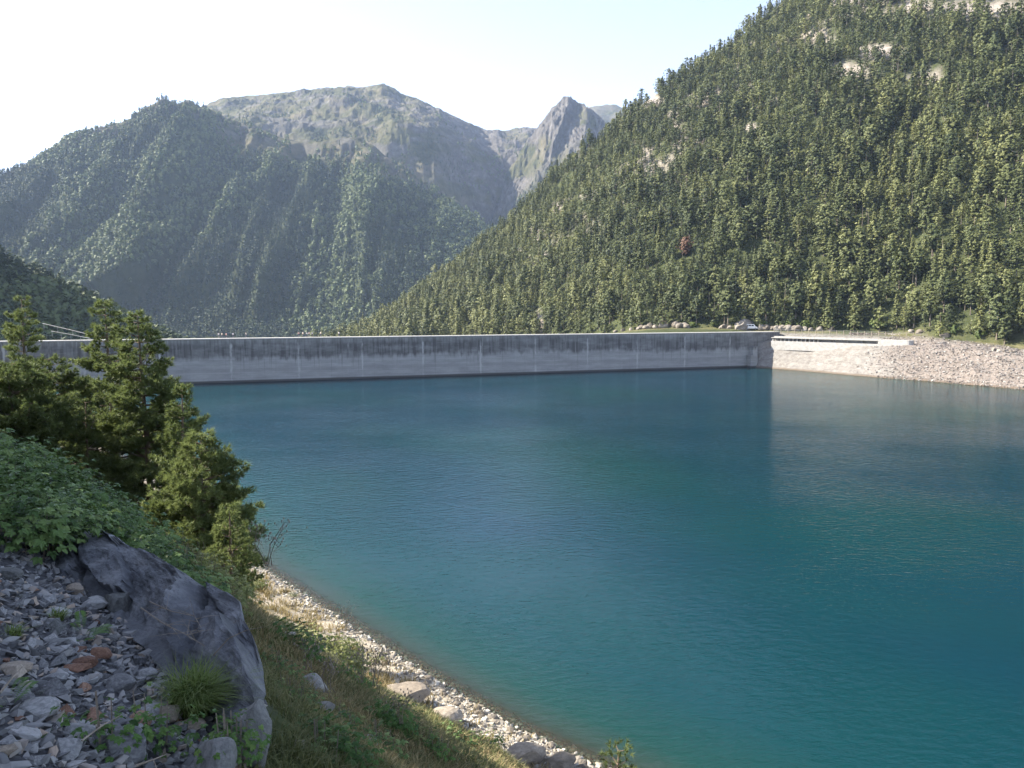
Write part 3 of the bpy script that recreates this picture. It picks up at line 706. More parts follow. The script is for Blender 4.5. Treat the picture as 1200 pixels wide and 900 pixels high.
def plain(name, col, rough=0.8):
    m, nt, p, out = new_mat(name)
    c = mix(nt, noise(nt, obj_co(nt), 6.0, 3), tuple(q * 0.85 for q in col), tuple(min(1, q * 1.12) for q in col))
    nt.links.new(c, p.inputs["Base Color"]); p.inputs["Roughness"].default_value = rough; return m
M["skin"] = plain("skin", (0.50, 0.33, 0.25), 0.6); M["hair"] = plain("dark_hair", (0.06, 0.04, 0.03))
SHIRTS = {"white": plain("white_shirt", (0.78, 0.76, 0.74)), "pink": plain("pink_shirt", (0.72, 0.42, 0.40)), "cream": plain("cream_shirt", (0.70, 0.62, 0.50)), "red": plain("red_shirt", (0.55, 0.14, 0.11))}
M["trousers"] = plain("dark_trousers", (0.10, 0.10, 0.13))
BP = [(0, 0, .95), (0, 0, 1.15), (0, .01, 1.38), (0, 0, 1.50), (0, -.02, 1.58), (0, -.02, 1.69),
      (.19, 0, 1.42), (.24, -.02, 1.15), (.22, -.2, .98), (.21, -.28, .95), (-.19, 0, 1.42), (-.24, -.02, 1.15), (-.22, -.2, .98), (-.21, -.28, .95),
      (.10, 0, .88), (.11, -.02, .50), (.11, .02, .08), (.11, -.16, .04), (-.10, 0, .88), (-.11, -.02, .50), (-.11, .02, .08), (-.11, -.16, .04)]
BE = [(0, 1), (1, 2), (2, 3), (3, 4), (4, 5), (2, 6), (6, 7), (7, 8), (8, 9), (2, 10), (10, 11), (11, 12), (12, 13), (0, 14), (14, 15), (15, 16), (16, 17), (0, 18), (18, 19), (19, 20), (20, 21)]
BR = [.14, .13, .15, .07, .075, .10, .065, .05, .04, .035, .065, .05, .04, .035, .09, .06, .045, .04, .09, .06, .045, .04]
body = skin("person_body", BP, BE, BR, M["skin"])
shirt = {k: skin("person_shirt", [BP[q] for q in (0, 1, 2, 6, 7, 10, 11)], [(0, 1), (1, 2), (2, 3), (3, 4), (2, 5), (5, 6)], [.165, .155, .17, .085, .07, .085, .07], mt_) for k, mt_ in SHIRTS.items()}
pants = skin("person_trousers", [BP[q] for q in (0, 14, 15, 16, 18, 19, 20)], [(0, 1), (1, 2), (2, 3), (0, 4), (4, 5), (5, 6)], [.16, .105, .078, .065, .105, .078, .065], M["trousers"])
hair = skin("person_hair", [(0, .02, 1.66), (0, 0, 1.735), (0, -.05, 1.74)], [(0, 1), (1, 2)], [.095, .10, .07], M["hair"])
CREST = [(258, "white", "person in a white top, leftmost of the figures along the dam crest"), (262, "cream", "person in a cream top close beside the leftmost figure on the dam crest"),
         (267, "pink", "person in a pink top, right end of the left cluster on the dam crest"), (275, "white", "person in white standing alone just right of the left crest cluster"),
         (290, "cream", "person in a cream top, apart between the two clusters on the crest"), (352, "pink", "person in pink, left edge of the right cluster on the dam crest"),
         (357, "cream", "person in cream, second from left in the right crest cluster"), (361, "white", "person in white, middle of the right cluster on the dam crest"),
         (364, "pink", "person in pink, second from right in the right crest cluster"), (368, "white", "person in white, right edge of the right cluster on the dam crest"),
         (378, "cream", "person in cream standing just right of the right crest cluster"), (399, "white", "person in white, farthest right on the dam crest below the forest edge")]
rng = np.random.default_rng(5)
for k, (px, sh, lab) in enumerate(CREST):
    q = dam_pt(px, 14.87) - DN * (1.0 + rng.random() * 1.4)
    o = empty("person", q, math.atan2(DU[1], DU[0]) + rng.uniform(-.9, .9), rng.uniform(.95, 1.06)); tag(o, lab, "person", "people on the dam crest")
    for nm, me in (("body", body), ("shirt", shirt[sh]), ("trousers", pants), ("hair", hair)): link(nm, me, o)

# ------------------------------------------------------------------ right bank: spillway, walls, fence, boulders, van
def gp(px, D, z): return np.array([A_of(px) * D, D, z])
E0, E1 = gp(905, 335.5, 0), gp(1071, 296.5, 0)
SU = (E1 - E0) / np.linalg.norm(E1 - E0); SL = float(np.linalg.norm(E1 - E0))
sp = empty("spillway", E0, math.atan2(SU[1], SU[0])); tag(sp, "long pale concrete spillway with a dark slot under its deck, right of the dam", "spillway")
# local x along, local +y away from the lake
mb = MB(); mb.box((SL * .39, 0.9, 9.25), (SL * .78, 2.0, 3.6)); link("sill_wall", mb.mesh("sill", M["concrete"]), sp)
mb = MB(); mb.box((SL * .39, 2.6, 11.4), (SL * .78, 0.5, 3.2)); link("back_wall", mb.mesh("spill_back", M["concrete_grey"]), sp)
mb = MB(); mb.box((SL * .39 - .1, 1.9, 12.40), (SL * .78, 3.9, 0.30)); link("deck", mb.mesh("spill_deck", M["concrete"]), sp)
for k in range(12):
    u = 0.4 + k * 1.75
    if u > SL * .42: break
    mb = MB(); mb.box((u, 1.3, 11.6), (0.4, 1.3, 1.3)); link("pier", mb.mesh("spill_pier", M["concrete_grey"]), sp)
for k in range(4):
    u = SL * (.46 + .1 * k)
    mb = MB(); mb.box((u, 1.9, 11.6), (0.3, 0.6, 1.3)); link("pier", mb.mesh("spill_pier_thin", M["concrete_grey"]), sp)
an = np.linspace(-math.pi / 2, math.pi / 2, 10)
pr = [(SL * .78, -0.3)] + [(SL * .97 + 1.7 * math.cos(t), 1.4 + 1.7 * math.sin(t)) for t in an] + [(SL * .78, 3.1)]
k = len(pr); V = [(x, y, 8.2) for x, y in pr] + [(x, y, 12.75) for x, y in pr]
mb = MB(); mb.add(V, Q=[[q, (q + 1) % k, k + (q + 1) % k, k + q] for q in range(k)], T=[[k, k + q, k + q + 1] for q in range(1, k - 1)]); link("end_wall", mb.mesh("spill_end", M["concrete"]), sp)

mb_pts = [gp(px, D, z) for px, D, z in ((996, 329, 14.1), (1020, 325.5, 14.1), (1045, 321.5, 14.0), (1070, 316.5, 13.8), (1090, 311, 13.2))]
V = []; 
for q in mb_pts: V += [q + [0, 0, -3.2], q + [0, 0, .5], q + [0.6, 1.2, .5], q + [0.6, 1.2, -3.2]]
Qs = []
for k in range(len(mb_pts) - 1):
    b0, b1 = k * 4, k * 4 + 4
    for s_ in range(4): Qs.append([b0 + s_, b1 + s_, b1 + (s_ + 1) % 4, b0 + (s_ + 1) % 4])
Qs += [[0, 1, 2, 3], [len(V) - 1, len(V) - 2, len(V) - 3, len(V) - 4]]
m, nt, p, out = new_mat("stone_masonry")
vor = N(nt, "ShaderNodeTexVoronoi", feature='F1'); vor.inputs["Scale"].default_value = 1.3; nt.links.new(geo_pos(nt), vor.inputs["Vector"])
sepc = N(nt, "ShaderNodeSeparateColor"); nt.links.new(vor.outputs["Color"], sepc.inputs[0])
c = ramp(nt, sepc.outputs[0], [(0.0, (0.20, 0.17, 0.14)), (0.5, (0.33, 0.29, 0.25)), (1.0, (0.46, 0.43, 0.39))])
c = mix(nt, mrange(nt, vor.outputs["Distance"], 0.35, 0.6), c, (0.12, 0.10, 0.085))
nt.links.new(c, p.inputs["Base Color"]); p.inputs["Roughness"].default_value = 0.95
M["masonry"] = m
tag(link("retaining_wall", mesh("retaining_wall", V, np.array(Qs), M["masonry"])), "low brown stone retaining wall above the right half of the spillway", "wall")

M["wood_post"] = plain("weathered_post", (0.30, 0.25, 0.20)); M["metal"] = plain("grey_metal", (0.32, 0.32, 0.31), 0.5)
fe = empty("post_fence", gp(908, 341, 15)); tag(fe, "thin post and rail fence along the road above the pale spillway", "fence")
fo = np.array(fe.location)
fp = [gp(px, np.interp(px, [908, 950, 1000, 1035, 1070, 1092], [341, 335, 327, 321, 314, 309]), np.interp(px, [908, 1000, 1070, 1092], [14.6, 14.35, 14.1, 13.5])) for px in np.arange(908, 1092, 8.2)]
for q in fp:
    mb = MB(); mb.tube([q - fo - [0, 0, .9], q - fo + [0, 0, 1.15]], 0.13, 6); link("post", mb.mesh("fence_post", M["wood_post"]), fe)
for h_ in (0.55, 1.05):
    mb = MB(); mb.tube([q - fo + [0, 0, h_] for q in fp], 0.035, 4); link("rail", mb.mesh("fence_rail", M["metal"]), fe)

def facet(seed, sub=3, ncut=11, flat=(1, 1, 1), lo=0.62, hi=0.95, rough=0.05):
    r = np.random.default_rng(seed)
    bm = bmesh.new(); bmesh.ops.create_icosphere(bm, subdivisions=sub, radius=1.0)
    V = np.array([v.co[:] for v in bm.verts]); T = np.array([[v.index for v in f.verts] for f in bm.faces]); bm.free()
    for _ in range(ncut):
        n = r.normal(size=3); n /= np.linalg.norm(n); d = r.uniform(lo, hi)
        s_ = V @ n - d; V = V - np.where(s_ > 0, s_, 0)[:, None] * n
    nn = V / (np.linalg.norm(V, axis=1)[:, None] + 1e-9)
    V = V + nn * (fbm(V[:, 0] * 2.3 + seed, V[:, 1] * 2.3 + V[:, 2] * 3.1, 3, seed) * rough)[:, None]
    return V * np.array(flat), T
def hull(seed, n=12, flat=(1, 0.75, 0.35)):
    r = np.random.default_rng(seed); bm = bmesh.new()
    for q in r.uniform(-1, 1, (n, 3)) * np.array(flat): bm.verts.new(q)
    ret = bmesh.ops.convex_hull(bm, input=bm.verts[:])
    bmesh.ops.delete(bm, geom=[g_ for g_ in ret["geom_interior"] if isinstance(g_, bmesh.types.BMVert)], context='VERTS')
    bmesh.ops.triangulate(bm, faces=bm.faces[:]); bm.verts.index_update()
    V = np.array([v.co[:] for v in bm.verts]); T = np.array([[v.index for v in f.verts] for f in bm.faces]); bm.free(); return V, T

BO = [mesh("pale_boulder", *facet(300 + k, 3, 12, (1, .8, .75)), M["pale_boulder"]) for k in range(6)]
def hp(px, v): return hill.point(np.array([A_of(px)]), np.array([v]))[0]
rng = np.random.default_rng(8)
BZ = [([722, 731, 740, 748, 757], 1.93, 1.95, "small pale boulder in the cluster of rocks behind the middle of the dam crest", 1.1, 1.9),
      ([752, 763, 770, 778, 784, 792, 797, 803, 806], 1.985, 2.018, "tan boulder in the rocky step below the forest, behind the dam's right half", 1.8, 3.2),
      ([846, 850, 855, 893, 899], 1.97, 2.0, "pale rough boulder beside the big white rock at the dam's right end", 1.5, 2.4),
      ([906, 911, 917, 921, 926, 931, 936, 943, 951], 1.94, 2.0, "tan boulder in the row beside the road just right of the dam end", 1.4, 2.6),
      ([962, 975, 1070, 1078, 1108], 1.99, 2.01, "small reddish tan boulder at the foot of the forest above the fence", 1.2, 2.0),
      ([1168, 1174, 1180, 1186, 1192], 1.05, 1.35, "whitish boulder on top of the rubble bank at the far right", 0.9, 1.5)]
for pxs, v0, v1, lab, s0, s1 in BZ:
    for px in pxs:
        q = hp(px + rng.uniform(-1, 1), rng.uniform(v0, v1)); s_ = rng.uniform(s0, s1)
        o = link("boulder", BO[rng.integers(6)], None, q + [0, 0, s_ * .25], rng.uniform(0, 6.28), s_); tag(o, lab, "boulder", "pale boulders along the right bank")
q = hp(873, 2.0)
tag(link("rock_outcrop", mesh("rock_outcrop", *facet(321, 4, 14, (5.2, 2.6, 3.6), rough=.12), M["pale_boulder"]), None, q + [0, 0, .8], 0.2), "big whitish rock outcrop above the van at the dam's right end", "rock")
# van
M["van_paint"] = plain("white_paint", (0.80, 0.80, 0.78), 0.35); M["glass"] = plain("dark_glass", (0.02, 0.025, 0.03), 0.1); M["tyre"] = plain("tyre_rubber", (0.02, 0.02, 0.02)); M["rim"] = plain("wheel_rim", (0.45, 0.45, 0.46), 0.4)
q = hp(881, 1.9); vn = empty("parked_van", q + [0, 0, 0.02], -0.28); tag(vn, "white van parked in front of the big pale rock at the dam's right end", "van")
prof = [(-2.5, .45), (-2.5, 2.1), (-2.3, 2.3), (1.1, 2.3), (1.9, 1.35), (2.6, 1.1), (2.7, .45)]
k = len(prof); V = [(x, -.95, z) for x, z in prof] + [(x, .95, z) for x, z in prof]
mb = MB(); mb.add(V, Q=[[q_, q_ + k, (q_ + 1) % k + k, (q_ + 1) % k] for q_ in range(k)], T=[[0, q_, q_ + 1] for q_ in range(1, k - 1)] + [[k, k + q_ + 1, k + q_] for q_ in range(1, k - 1)]); link("body", mb.mesh("van_body", M["van_paint"]), vn)
for x0, x1 in ((.1, 1.05), (-1.1, -.1), (-2.2, -1.25)):
    for sy in (-1, 1):
        mb = MB(); mb.box(((x0 + x1) / 2, sy * .955, 1.75), (x1 - x0, .03, .55)); link("window", mb.mesh("van_window", M["glass"]), vn)
mb = MB(); mb.add([(1.17, -.8, 2.24), (1.17, .8, 2.24), (1.90, .8, 1.39), (1.90, -.8, 1.39)], Q=[[0, 3, 2, 1]]); o = link("windscreen", mb.mesh("windscreen", M["glass"]), vn); o.location = (.02, 0, .02)
for x in (-1.6, 1.75):
    for sy in (-1, 1):
        mb = MB(); mb.tube([(x, sy * .98, .36), (x, sy * .76, .36)], .36, 14); w_ = link("wheel", mb.mesh("van_wheel", M["tyre"]), vn)
        mb = MB(); mb.tube([(x, sy * 1.0, .36), (x, sy * .97, .36)], .2, 10); link("rim", mb.mesh("van_rim", M["rim"]), w_)

# rubble on the bank right of the spillway (countless stones)
rng = np.random.default_rng(21)
n_ = 11000
Ar = rng.uniform(A_of(1000), A_of(1290), n_); vr = rng.uniform(0.10, 1.75, n_)
keep = rng.random(n_) < sstep(A_of(1000), A_of(1060), Ar) * np.where(vr > 1.05, .5, 1.0)
Ar, vr = Ar[keep], vr[keep]; P = hill.point(Ar, vr); n_ = len(P)
S = (0.15 + 0.40 * rng.random(n_) ** 2.5)[:, None] * rng.uniform(.7, 1.3, (n_, 3))
protos = [hull(500 + k, 11, (1, .8, .6)) for k in range(8)]
V, T, A_ = scatter(protos, rng.integers(0, 8, n_), P + [0, 0, .05], rotmats(rng.uniform(0, 6.28, n_), rng.uniform(0, .7, n_), rng.uniform(0, 6.28, n_)), S, rng.uniform(.1, 1, n_))
tag(link("bank_rubble", mesh("bank_rubble", V, T, M["rubble"], {"tint": A_})), kind="stuff")

# ------------------------------------------------------------------ forest trees
def crown_soup(seed, H, R, base, nw, nb, ncl, ntri, prof, size, droop=0.0, jitter=.25):
    """needle clumps in whorls round a stem: (V, T, tint)"""
    r = np.random.default_rng(seed); C = []; tn = []; out_d = []
    lean = r.normal(0, .02, 2)
    for k in range(nw):
        t = (k + r.uniform(-.3, .3)) / (nw - 1); t = min(max(t, 0), 1); z = H * (base + (1 - base) * t)
        L = R * prof(t) * r.uniform(.75, 1.2); a0 = r.uniform(0, 6.28); n_b = max(2, int(round(nb * (0.5 + 0.5 * prof(t)))))
        for b in range(n_b):
            az = a0 + b * 6.283 / n_b + r.uniform(-.4, .4); l = L * r.uniform(.6, 1.2)
            if r.random() < .10: continue
            for c_ in range(ncl):
                s_ = (c_ + .6) / ncl
                rad = l * s_
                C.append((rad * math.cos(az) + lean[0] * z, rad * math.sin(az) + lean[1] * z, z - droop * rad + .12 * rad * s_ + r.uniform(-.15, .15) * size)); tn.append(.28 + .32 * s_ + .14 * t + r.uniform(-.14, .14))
    C = np.array(C); tn = np.array(tn); m_ = len(C)
    n = m_ * ntri
    c0 = np.repeat(C, ntri, 0) + r.normal(0, size * jitter, (n, 3))
    rad_ = np.linalg.norm(c0[:, :2], axis=1)[:, None] + .15
    nrm = np.concatenate([c0[:, :2] / rad_ * .85, np.full((n, 1), .60)], 1) + r.normal(0, .26, (n, 3)); nrm /= np.linalg.norm(nrm, axis=1)[:, None]
    d1 = np.cross(nrm, r.normal(0, 1, (n, 3))); d1 /= np.linalg.norm(d1, axis=1)[:, None]; d2 = np.cross(nrm, d1)
    s_ = size * r.uniform(.6, 1.25, n)[:, None]
    V = np.stack([c0 - d1 * s_ * .55 - d2 * s_ * .3, c0 + d1 * s_ * .6, c0 - d1 * s_ * .1 + d2 * s_ * .55], 1).reshape(-1, 3)
    T = np.arange(n * 3).reshape(-1, 3)
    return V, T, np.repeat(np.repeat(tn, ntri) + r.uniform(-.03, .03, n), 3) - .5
P_SPIRE = lambda t: (1 - t) ** .85 * .95 + .05
P_PINE = lambda t: min(1, (0.45 + 1.3 * t)) * (1 - t ** 2.6) ** .6 + .06
P_ROUND = lambda t: max(.1, math.sin(math.pi * min(1, t * .82 + .16)) ** .6)
KINDS = {  # name: height, radius, base, whorls, profile, size
    "spire": (15.0, 3.4, .10, 15, P_SPIRE, .80, .22), "slim": (16.0, 2.8, .14, 16, P_SPIRE, .70, .2), "pine": (13.0, 4.1, .22, 10, P_PINE, .92, .0), "tall_pine": (16.0, 3.7, .30, 11, P_PINE, .86, .0), "round": (8.5, 3.7, .12, 8, P_ROUND, .85, .0)}
def trunk_soup(H, r0, seed):
    r = np.random.default_rng(seed); mb = MB()
    mb.tube([(0, 0, -.6), (r.normal(0, .05), r.normal(0, .05), H * .4), (r.normal(0, .1), r.normal(0, .1), H * .94)], [r0, r0 * .7, r0 * .15], 6)
    return mb
def dead_soup(seed, H):
    r = np.random.default_rng(seed); mb = MB(); mb.tube([(0, 0, -.5), (.1, 0, H * .5), (.15, .1, H)], [.2, .13, .03], 5)
    for k in range(34):
        z = H * r.uniform(.2, .95); l = 2.0 * (1 - z / H) + .5; a_ = r.uniform(0, 6.28)
        mb.tube([(0.1, 0, z), (l * math.cos(a_), l * math.sin(a_), z + r.uniform(-.3, .3))], [.06, .02], 3)
    return mb
detail = {}; coarse = {}
for kn, (H, R, bs, nw, pf, sz, dr) in KINDS.items():
    detail[kn] = [crown_soup(40 + 7 * k + len(kn), H, R, bs, int(nw * 1.5), 7, 3, 8, pf, sz * .70, dr) for k in range(3)]
    coarse[kn] = [crown_soup(90 + 5 * k + len(kn), H, R, bs, nw, 5, 2, 6, pf, sz * .90, dr) for k in range(4)]

def sample_field(F_, n, A0, A1, v0, v1, cell, seed, mask=None):
    r = np.random.default_rng(seed); A = r.uniform(A0, A1, n); v = r.uniform(v0, v1, n)
    P = F_.point(A, v); e_ = 1e-2
    Pa = F_.point(A + 1e-3, v); Pv = F_.point(A, np.minimum(v + e_, F_.K.shape[1] - 1.001))
    ar = np.abs((Pa - P)[:, 0] * (Pv - P)[:, 1] - (Pa - P)[:, 1] * (Pv - P)[:, 0])
    k = r.random(n) < ar / np.percentile(ar, 97)
    if mask is not None: k &= r.random(n) < mask(P, A, v)
    P, A, v = P[k], A[k], v[k]
    if cell:
        key = np.floor(P[:, 0] / cell).astype(np.int64) * 100003 + np.floor(P[:, 1] / cell).astype(np.int64)
        _, ix = np.unique(key, return_index=True); P, A, v = P[ix], A[ix], v[ix]
    return P, A, v

P, A, v = sample_field(hill, 75000, A_of(330), A_of(1290), 1.955, 4.25, 4.6, 77,
                       lambda P, A, v: (1 - bare(P, A, v)) * (sstep(1.97, 1.985, v) * np.where(A < A_of(1090), 1, 0) + np.where(A >= A_of(1090), sstep(1.98, 2.02, v), 0)) * (1 - .8 * rock_attr(P, A, v)))
russet_at = hill.point(np.array([A_of(802)]), np.array([2.37]))[0]
qk = np.hypot(P[:, 0] - russet_at[0], P[:, 1] - russet_at[1] + 4) > 6.5
P, A, v = P[qk], A[qk], v[qk]
rng = np.random.default_rng(3)
n_ = len(P)
sel = fbm(P[:, 0] / 40, P[:, 2] / 40, 3, 12)
kinds = np.array(["spire", "slim", "pine", "tall_pine", "round"])
rk = rng.random(n_)
kd = np.where(rk < .16 + .3 * sel, 0, np.where(rk < .30 + .3 * sel, 1, np.where(rk < .70, 2, np.where(rk < .90, 3, 4))))
sc_ = (.48 + 1.05 * rng.beta(1.3, 1.6, n_)) * np.where(v > 3.2, .9, 1.0) * (0.9 + .25 * fbm(P[:, 0] / 25, P[:, 1] / 25, 2, 5))
Hh = np.array([KINDS[k][0] for k in kinds])[kd] * sc_
x0, y0, d0 = to_px(P); x1, y1, _ = to_px(P + np.stack([0 * Hh, 0 * Hh, Hh], 1))
inview = (x0 > -5) & (x0 < 1205) & (y1 < 386) & (y0 > 0)
size_px = np.where(inview, np.minimum(y0, np.where(x0 < 880, 390, 900)) - np.maximum(y1, 0), 0)
order = np.argsort(-size_px); chosen = np.zeros(n_, bool); chosen[order[:288]] = True

bark_me = {}
crown_me = {}
for kn in KINDS:
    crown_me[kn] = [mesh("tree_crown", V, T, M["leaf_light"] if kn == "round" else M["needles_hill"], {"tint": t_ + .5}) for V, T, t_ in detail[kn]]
    bark_me[kn] = trunk_soup(KINDS[kn][0], .26, len(kn)).mesh("tree_trunk", M["bark_far"])
ZONES = [(0, 560, "behind the middle of the dam"), (560, 700, "behind the dam, left of the tan boulders"), (700, 840, "above the tan boulders behind the dam"),
         (840, 905, "above the white van"), (905, 990, "above the roadside boulders"), (990, 1090, "above the stone retaining wall"), (1090, 1300, "atop the rubble bank at right")]
LOOK = {"spire": "dark olive conical fir", "slim": "slender pointed conifer", "pine": "broad round-topped pine", "tall_pine": "tall bare-stemmed pine", "round": "pale green bushy broadleaf tree"}
NAMES = {"spire": "fir_tree", "slim": "spruce_tree", "pine": "pine_tree", "tall_pine": "pine_tree", "round": "broadleaf_tree"}
vmed = np.median(v[chosen])
for i_ in np.nonzero(chosen)[0]:
    kn = kinds[kd[i_]]
    zone = next(zt for a_, b_, zt in ZONES if x0[i_] < b_)
    row = "low in the forest" if v[i_] < vmed else "higher in the forest"
    o = empty(NAMES[kn], P[i_], rng.uniform(0, 6.28)); wd_ = float(sc_[i_]); o.scale = (wd_ * 1.15, wd_ * 1.15, wd_ * .88)
    tag(o, f"{LOOK[kn]} {row}, {zone}", "tree", f"{LOOK[kn]}s {row} {zone}")
    link("trunk", bark_me[kn], o); link("crown", crown_me[kn][rng.integers(3)], o)

rest = ~chosen
protos = [pq for kn in kinds for pq in coarse[kn]]
idx = kd[rest] * 4 + rng.integers(0, 4, rest.sum())
nn = rest.sum()
tint = .5 + np.clip(rng.normal(0, .19, nn) + .30 * fbm(P[rest][:, 0] / 30, P[rest][:, 2] / 30, 3, 19) + .25 * fbm(P[rest][:, 0] / 110, P[rest][:, 2] / 80, 2, 23), -.45, .48) + np.where(kd[rest] == 4, .35, 0)
V, T, A_ = scatter(protos, idx, P[rest], rotmats(rng.uniform(0, 6.28, nn), rng.uniform(0, .06, nn), rng.uniform(0, 6.28, nn)), sc_[rest][:, None] * rng.uniform(.85, 1.15, (nn, 3)) * [1.16, 1.16, .86], tint)
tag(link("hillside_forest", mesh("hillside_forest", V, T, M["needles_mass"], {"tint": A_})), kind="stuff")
print("hill trees", n_, "tris", len(T))
# stems of the mass, seen through gaps
tk = trunk_soup(13, .2, 3); tV, tF, _ = tk.data(); tQ = tF[1]
tT = np.concatenate([tQ[:, [0, 1, 2]], tQ[:, [0, 2, 3]]])
V, T, A_ = scatter([(tV, tT)], np.zeros(nn, int), P[rest], rotmats(rng.uniform(0, 6.28, nn), 0 * sc_[rest], 0 * sc_[rest]), sc_[rest])
tag(link("hillside_forest_trunks", mesh("hillside_forest_trunks", V, T, M["bark_far"])), kind="stuff")

# single odd trees: dead grey ones, the russet one, low shrubs
for px, v_, H, lab in ((830, 2.62, 11, "bare dead grey tree standing in the lower middle of the right slope"), (1040, 2.75, 12, "bare dead grey tree among firs on the right slope's right part"), (870, 2.72, 10, "short dead grey snag in the middle of the right slope"),
                       (665, 2.42, 10, "thin dead grey tree on the slope left of the russet tree"), (700, 2.2, 11, "dead grey trunk in the forest just above the dam crest")):
    o = empty("dead_tree", hp(px, v_), rng.uniform(0, 6)); tag(o, lab, "tree", "dead trees on the right slope")
    link("trunk", dead_soup(px, H).mesh("dead_trunk", M["twig"]), o)
q = hp(802, 2.37); o = empty("russet_tree", q, 0, 1.35); tag(o, "rust red tree, the only one on the green slope above the dam", "tree")
V, T, t_ = crown_soup(7, 7, 3.6, .12, 9, 7, 3, 7, P_ROUND, .7, 0); link("crown", mesh("russet_crown", V, T, M["leaf_russet"], {"tint": t_ + .5}), o); link("trunk", trunk_soup(6.5, .2, 4).mesh("russet_trunk", M["bark_far"]), o)
V, T, t_ = crown_soup(77, 2.4, 2.6, .02, 6, 8, 3, 7, P_ROUND, .45, 0); shrub_me = [mesh("shrub_crown", V, T, M["leaf_light"], {"tint": t_ + .55})]
V, T, t_ = crown_soup(78, 1.9, 2.9, .02, 5, 8, 3, 7, P_ROUND, .45, 0); shrub_me.append(mesh("shrub_crown", V, T, M["leaf_light"], {"tint": t_ + .6}))
for px, v_, s_, lab in ((925, 2.008, 1.2, "low bright green shrub above the roadside boulders, leftmost of the pair"), (945, 2.008, 1.35, "wide bright green shrub above the roadside boulders, right of the pair"), (813, 2.008, .9, "low green shrub at the right end of the tan rocky step"), (1031, 2.008, 1.7, "tall light green bush at the forest foot above the retaining wall"),
                        (838, 2.008, .9, "low green shrub just left of the big white rock"), (1120, 2.008, 1.1, "low green bush in shade on top of the rubble bank, left one"), (1150, 2.008, 1.2, "low green bush in shade on top of the rubble bank, right one"), (895, 2.008, 1.1, "green shrub right of the big white rock above the dam end")):
    o = link("shrub", shrub_me[rng.integers(2)], None, hp(px, v_), rng.uniform(0, 6), s_); tag(o, lab, "shrub", "shrubs at the foot of the right slope")

# far forests
def tiny(seed, n, w, h, sz):
    r = np.random.default_rng(seed); t = r.uniform(0.05, 1, n); a_ = r.uniform(0, 6.28, n)
    rad = w * (1 - t) ** .7 * r.uniform(.5, 1, n) if w < h * .3 else w * np.sqrt(np.clip(1 - (2 * t - 1) ** 2, .1, 1)) * r.uniform(.4, 1, n)
    c0 = np.stack([rad * np.cos(a_), rad * np.sin(a_), t * h], 1)
    nrm = np.stack([np.cos(a_), np.sin(a_), .2 + t], 1) + r.normal(0, .35, (n, 3)); nrm /= np.linalg.norm(nrm, axis=1)[:, None]
    d1 = np.cross(nrm, r.normal(0, 1, (n, 3))); d1 /= np.linalg.norm(d1, axis=1)[:, None]; d2 = np.cross(nrm, d1); q = sz * 1.25
    V = np.stack([c0 - d1 * q - d2 * q * .6, c0 + d1 * q - d2 * q * .5, c0 + d2 * q * 1.1], 1).reshape(-1, 3)
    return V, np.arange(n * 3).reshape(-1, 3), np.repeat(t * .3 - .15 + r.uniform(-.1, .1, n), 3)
tp = [tiny(1, 22, 2.6, 14, 1.5), tiny(2, 22, 2.3, 15, 1.4), tiny(3, 22, 4.6, 11, 2.0), tiny(4, 22, 4.2, 10, 2.0)]
def far_wood(name, F_, n, A0, A1, v0, v1, cell, seed, scl, mask):
    P, A, v = sample_field(F_, n, A0, A1, v0, v1, cell, seed, mask)
    r = np.random.default_rng(seed + 1); k = len(P)
    lobe = fbm(P[:, 0] / 110, P[:, 2] / 220, 4, 33)
    broad = r.random(k) < sstep(-.15, .3, lobe) * .85
    idx = np.where(broad, 2, 0) + r.integers(0, 2, k)
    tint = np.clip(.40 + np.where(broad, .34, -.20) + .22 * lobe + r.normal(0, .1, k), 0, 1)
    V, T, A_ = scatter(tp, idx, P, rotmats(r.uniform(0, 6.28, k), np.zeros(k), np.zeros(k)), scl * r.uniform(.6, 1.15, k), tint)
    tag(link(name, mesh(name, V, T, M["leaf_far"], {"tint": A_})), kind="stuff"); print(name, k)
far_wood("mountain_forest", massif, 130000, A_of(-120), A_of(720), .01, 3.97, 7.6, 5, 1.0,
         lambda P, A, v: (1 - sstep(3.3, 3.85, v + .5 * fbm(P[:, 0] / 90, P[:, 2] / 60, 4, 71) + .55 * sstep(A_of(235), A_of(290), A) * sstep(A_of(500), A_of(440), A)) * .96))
far_wood("peak_forest", peak, 12000, A_of(500), A_of(760), .2, 2.4, 11.0, 15, .9, lambda P, A, v: (1 - sstep(1.2, 2.3, v)) * .9)
far_wood("crest_shrubs", crest, 16000, A_of(200), A_of(620), .8, 3.7, 11.0, 35, .75, lambda P, A, v: .55 * (1 - sstep(2.0, 3.6, v)) * sstep(-.1, .3, fbm(P[:, 0] / 70, P[:, 2] / 50, 3, 39)))
far_wood("spur_forest", spur, 60000, A_of(-420), A_of(250), .3, 4.2, 4.4, 25, .85, lambda P, A, v: np.ones(len(P)))

# ------------------------------------------------------------------ haze: one closed box of even air round everything
m = bpy.data.materials.new("haze_air"); m.use_nodes = True; nt = m.node_tree; nt.nodes.clear()
o_ = nt.nodes.new("ShaderNodeOutputMaterial"); pv = nt.nodes.new("ShaderNodeVolumePrincipled")
pv.inputs["Color"].default_value = (0.56, 0.71, 1.0, 1); pv.inputs["Density"].default_value = HAZE_DENSITY; pv.inputs["Anisotropy"].default_value = 0.1
nt.links.new(pv.outputs[0], o_.inputs["Volume"])
mb = MB(); mb.box((0, 0, 570), (10400, 10400, 1250)); tag(link("haze", mb.mesh("haze", m)), kind="stuff")

